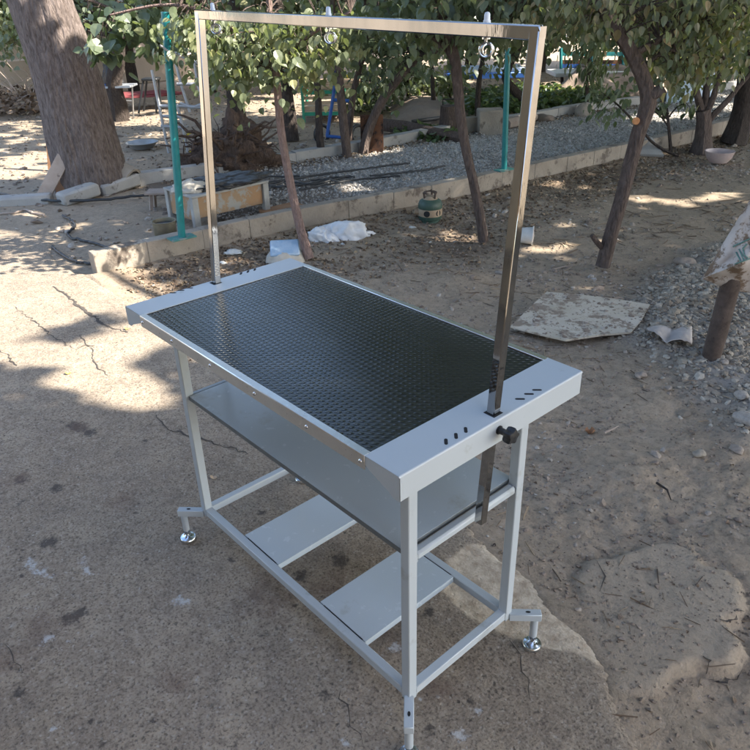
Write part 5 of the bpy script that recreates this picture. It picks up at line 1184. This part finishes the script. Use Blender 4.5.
# toppled bucket
c = gg(529, 242); ax_ = (R3 * .93 - FH * .25).normalized(); X = ax_.orthogonal().normalized(); t = thing('toppled_bucket', c, 'dusty cream bucket lying on its side behind the polished right post', 'bucket')
p = c + Z3 * .072; MB().lathe(p - ax_ * .03, [(.056, -.05), (.066, .05), (.074, .05), (.074, .058), (.060, .056), (.054, -.04), (.0005, -.04)], 28, (X, ax_.cross(X), ax_)).build('body', M['white_plastic'], t)
MB().lathe(p - ax_ * .03, [(.0635, .052), (.045, .060), (.0005, .066)], 28, (X, ax_.cross(X), ax_)).build('lid', M['cloth'], t)
# flaking board lying flat
P = [gg(u, v) for u, v in [(510, 333), (528, 315), (546, 298), (600, 303), (649, 311), (640, 327), (630, 339), (598, 342), (565, 347), (535, 340)]]; z = max(p.z for p in P) + .004
for p in P: p.z = z
n = len(P); mb = MB(); top = [p + Z3 * .010 for p in P]; mb.add(P + top, [tuple(reversed(range(n))), tuple(range(n, 2 * n))] + [(i, (i + 1) % n, n + (i + 1) % n, n + i) for i in range(n)]); tag(mb.build('flaking_board', M['board_old']), 'flat flaking pale board lying in the dirt behind the table', 'board')
q = inpoly(420, [p for p in P]); s = RNG.gamma(1.6, .003, len(q)) + .001
scatter_stones('dirt_on_board', np.column_stack([q, np.full(len(q), z + .010)]), s, M['stones'])
# dusty folded cloth
c = gg(668, 345); mb = MB(); nx, ny = 16, 10
P = [[None] * (ny + 1) for _ in range(nx + 1)]; vs = []
for i in range(nx + 1):
    for j in range(ny + 1):
        a, b_ = i / nx, j / ny; p = G(646 + 44 * a, 335 + (10 + 8 * a) * b_ + 4 * a * (1 - a) * 4 * b_, 0); hh = .012 + .045 * abs(math.sin(a * 5.2 + b_)) * (1 - a * .4) + .008 * random.random()
        vs.append(Vector((p.x, p.y, c.z + .01 + hh * (.4 + .6 * b_))))
mb.add(vs, [(i * (ny + 1) + j, (i + 1) * (ny + 1) + j, (i + 1) * (ny + 1) + j + 1, i * (ny + 1) + j + 1) for i in range(nx) for j in range(ny)], True)
o = mb.build('folded_cloth', M['cloth']); sm = o.modifiers.new('thickness', 'SOLIDIFY'); sm.thickness = .004; tag(o, 'stiff dusty piece of cloth between flaking board and gravel heap', 'cloth')

# rusty post with a dirty sack
b = gg(709, 366); b.z -= .05; t = thing('rusty_post', b, 'short rusty iron post leaning right out of the grey gravel', 'post')
top = D(738, 255, b); o, _, _ = trunk_mesh('shaft', [b, b.lerp(top, .3), b.lerp(top, .7), top], [.045, .046, .045, .044], M['rust'], t, 22, .03)
bs_ = b
t = thing('dirty_sack', D(740, 285, b), 'dirty white woven sack with green print hung over the rusty post', 'sack')
A = (702, 279); nu, nv = 36, 26
def sackpt(a, c, side):
    # a runs away from the pointed corner, c from upper edge to lower edge
    uu = A[0] + (120) * a; vt = A[1] - 194 * a ** .97 if a < .75 else A[1] - 194 * .75 ** .97 - (a - .75) * 60; vb = A[1] + 38 * a + 10 * math.sin(a * 9) * a
    vv = vt + (vb - vt) * c; w = min(1, a * 5) * min(1, (1 - a) * 5)
    bulge = (math.sin(math.pi * c) ** .7) * min(1, a * 3.0) * (1 if a < .8 else max(0, (1 - a) / .2)) ** .5
    cre = .05 * max(0, 1 - abs(c - .60 - .12 * a) * 7) * min(1, a * 5)
    nz = .034 * float(fbm(np.array([uu * .05]), np.array([vv * .05]), 1, 3)[0]) * bulge + .016 * math.sin(uu * .22 + vv * .1) * bulge
    off = -(.085 * bulge + cre + nz) if side else .16 * bulge + nz
    return D(uu, vv, bs_, off)
vs = [sackpt(i / nu, j / nv, 1) for i in range(nu + 1) for j in range(nv + 1)] + [sackpt(i / nu, j / nv, 0) for i in range(nu + 1) for j in range(nv + 1)]
K = (nu + 1) * (nv + 1); fs = []
for i in range(nu):
    for j in range(nv):
        q_ = (i * (nv + 1) + j, (i + 1) * (nv + 1) + j, (i + 1) * (nv + 1) + j + 1, i * (nv + 1) + j + 1); fs.append(q_); fs.append(tuple(K + x for x in reversed(q_)))
MB().add(vs, fs, True).build('sack_cloth', M['dirty_sack'], t)
mb = MB()
def sk_at(u, v):
    best = None
    a = (u - A[0]) / 120; vt = A[1] - 194 * a ** .97; vb = A[1] + 38 * a + 10 * math.sin(a * 9) * a; c = (v - vt) / (vb - vt); return sackpt(a, c, 1) + (CAM - sackpt(a, c, 1)).normalized() * .004
for L in [[(736, 252), (741, 262)], [(739, 249), (744, 260)], [(747, 244), (743, 248), (744, 255), (749, 259)], [(756, 240), (751, 243), (751, 250), (757, 254)], [(733, 247), (738, 244)], [(735, 264), (757, 256)], [(734, 246), (756, 236)]]:
    pts = []
    for (u0, v0), (u1, v1) in zip(L[:-1], L[1:]):
        for k in range(5): pts.append(sk_at(u0 + (u1 - u0) * k / 5, v0 + (v1 - v0) * k / 5))
    pts.append(sk_at(*L[-1])); mb.tube(pts, .0035, 5)
mb.build('green_print', M['ink'], t)

# single stones that stand out
for u, v, r, lab, m_ in [(685, 265, .065, 'largest tan stone above the gravel heap', 'stones'), (683, 276, .03, 'smooth pale stone at the top of the gravel heap', 'gravel'), (660, 264, .025, 'small stone left of the largest tan stone', 'stones'), (698, 459, .024, 'smooth pale oval stone alone right of the table', 'gravel'), (640, 378, .028, 'pale flat stone shard in the dirt below the cloth', 'stones'), (668, 391, .018, 'flat stone chip right of the pale shard', 'stones'), (740, 405, .035, 'stone chunk at the right edge below the rusty post', 'stones'), (745, 430, .05, 'large reddish stone at the right edge', 'stones'), (735, 455, .028, 'tan stone near the right edge beside the pale oval stone', 'stones'),
                      (597, 286, .022, 'small stone on the dirt above the flaking board', 'stones'), (666, 362, .02, 'grey stone below the folded cloth', 'gravel'), (722, 372, .022, 'rust orange stone at the foot of the rusty post', 'stones'), (655, 468, .012, 'little stone left of the pale oval stone', 'stones'), (737, 523, .012, 'little grey stone near the right edge above the cement patch', 'stones')]:
    if r: stone(gg(u, v), r, lab, m_, .5)
c = gg(590, 432); mb = MB()
vs = []; n1, n2 = 10, 8
for i in range(n1 + 1):
    for j in range(n2 + 1):
        a, b_ = i / n1 - .5, j / n2 - .5; w_ = math.sqrt(max(0, 1 - (2 * b_) ** 2)); vs.append(c + R3 * (.045 * a * (.4 + .6 * w_)) + FH * (.03 * b_) + Z3 * (.004 + .016 * (4 * a * a) + .01 * (4 * b_ * b_)))
mb.add(vs, [(i * (n2 + 1) + j, (i + 1) * (n2 + 1) + j, (i + 1) * (n2 + 1) + j + 1, i * (n2 + 1) + j + 1) for i in range(n1) for j in range(n2)], True)
tag(mb.build('curled_leaf', M['wood_orange']), 'single curled brown leaf on the dirt right of the table', 'leaf')
for (u0, v0, u1, v1, lab) in [(655, 490, 670, 505, 'thin dark twig on the dirt above the cement patch'), (604, 436, 618, 428, 'short brown twig right of the curled leaf'), (552, 267, 575, 263, 'pale dry stalk left of the bent tree'), (610, 300, 622, 297, 'pale stick above the flaking board'), (628, 285, 642, 297, 'pale stick at the left edge of the gravel heap'), (735, 203, 752, 200, 'dark twig lying near the right edge')]:
    a = gg(u0, v0) + Z3 * .012; b_ = gg(u1, v1) + Z3 * .014; tag(MB().tube([a, a.lerp(b_, .5) + Vector((.008, .01, .006)), b_], [.005, .004, .002], 7).build('twig', M['bark_dark'] if 'dark' in lab else M['wood']), lab, 'twig')
for u, v, lab in [(127, 333, 'yellow leaf near the left end of the table on sunlit concrete'), (69, 378, 'round yellow leaf at the shade edge on the concrete'), (214, 484, 'pale leaf on the concrete beside the near left leg')]:
    p = gg(u, v) + Z3 * .004; o = leaves('fallen_leaf', np.array([tuple(p)]), np.array([.034]), np.array([.0]), M['leaf_yellow'] if 'yellow' in lab else M['timber'], flat=.5); tag(o, lab, 'leaf')

# walls at the back of the garden
t = thing('adobe_wall', (-15.5, 4, 0), 'beige adobe garden wall at the back left', 'wall')
MB().box((-15.6, 4, 1.3), (.3, 26, 2.7), bevel=.02).build('wall_face', M['adobe'], t); MB().box((-15.35, 4, .32), (.25, 26, .68), bevel=.02).build('plinth', M['adobe'], t)
t = thing('rear_wall', (-4, 27, 0), 'beige adobe garden wall across the far right end', 'wall')
MB().box((-4, 27, 1.3), (23, .3, 2.7), bevel=.02).build('wall_face', M['adobe'], t)

# unseen house added behind the camera to darken that side and colour the chrome reflections
t = thing('added_house', (2.6, -3.4, 0), 'unseen cream plastered house with a deep roof overhang added for shade behind the camera', 'house')
MB().box((3.2, -3.5, 1.6), (11, .3, 3.3), bevel=.02).build('wall_face', M['house'], t); MB().box((3.2, -3.3, .2), (11, .2, .4), bevel=.01).build('plinth', M['curb'], t)
MB().box((3.2, -2.5, 2.95), (11, 2.4, .12), bevel=.01).build('roof', M['wood'], t)
for x in (-.8, 1.6, 4.6):
    f = MB(); f.box((x, -3.34, 1.6), (1.3, .06, 1.3), bevel=.005); wf = f.build('window', M['black_plastic'], t)
    for s_ in (-1, 1): MB().box((x + s_ * .62, -3.32, 1.6), (.07, .09, 1.38), bevel=.004).build('frame', M['timber'], wf)
    for s_ in (-1, 1): MB().box((x, -3.32, 1.6 + s_ * .66), (1.17, .09, .07), bevel=.004).build('frame', M['timber'], wf)
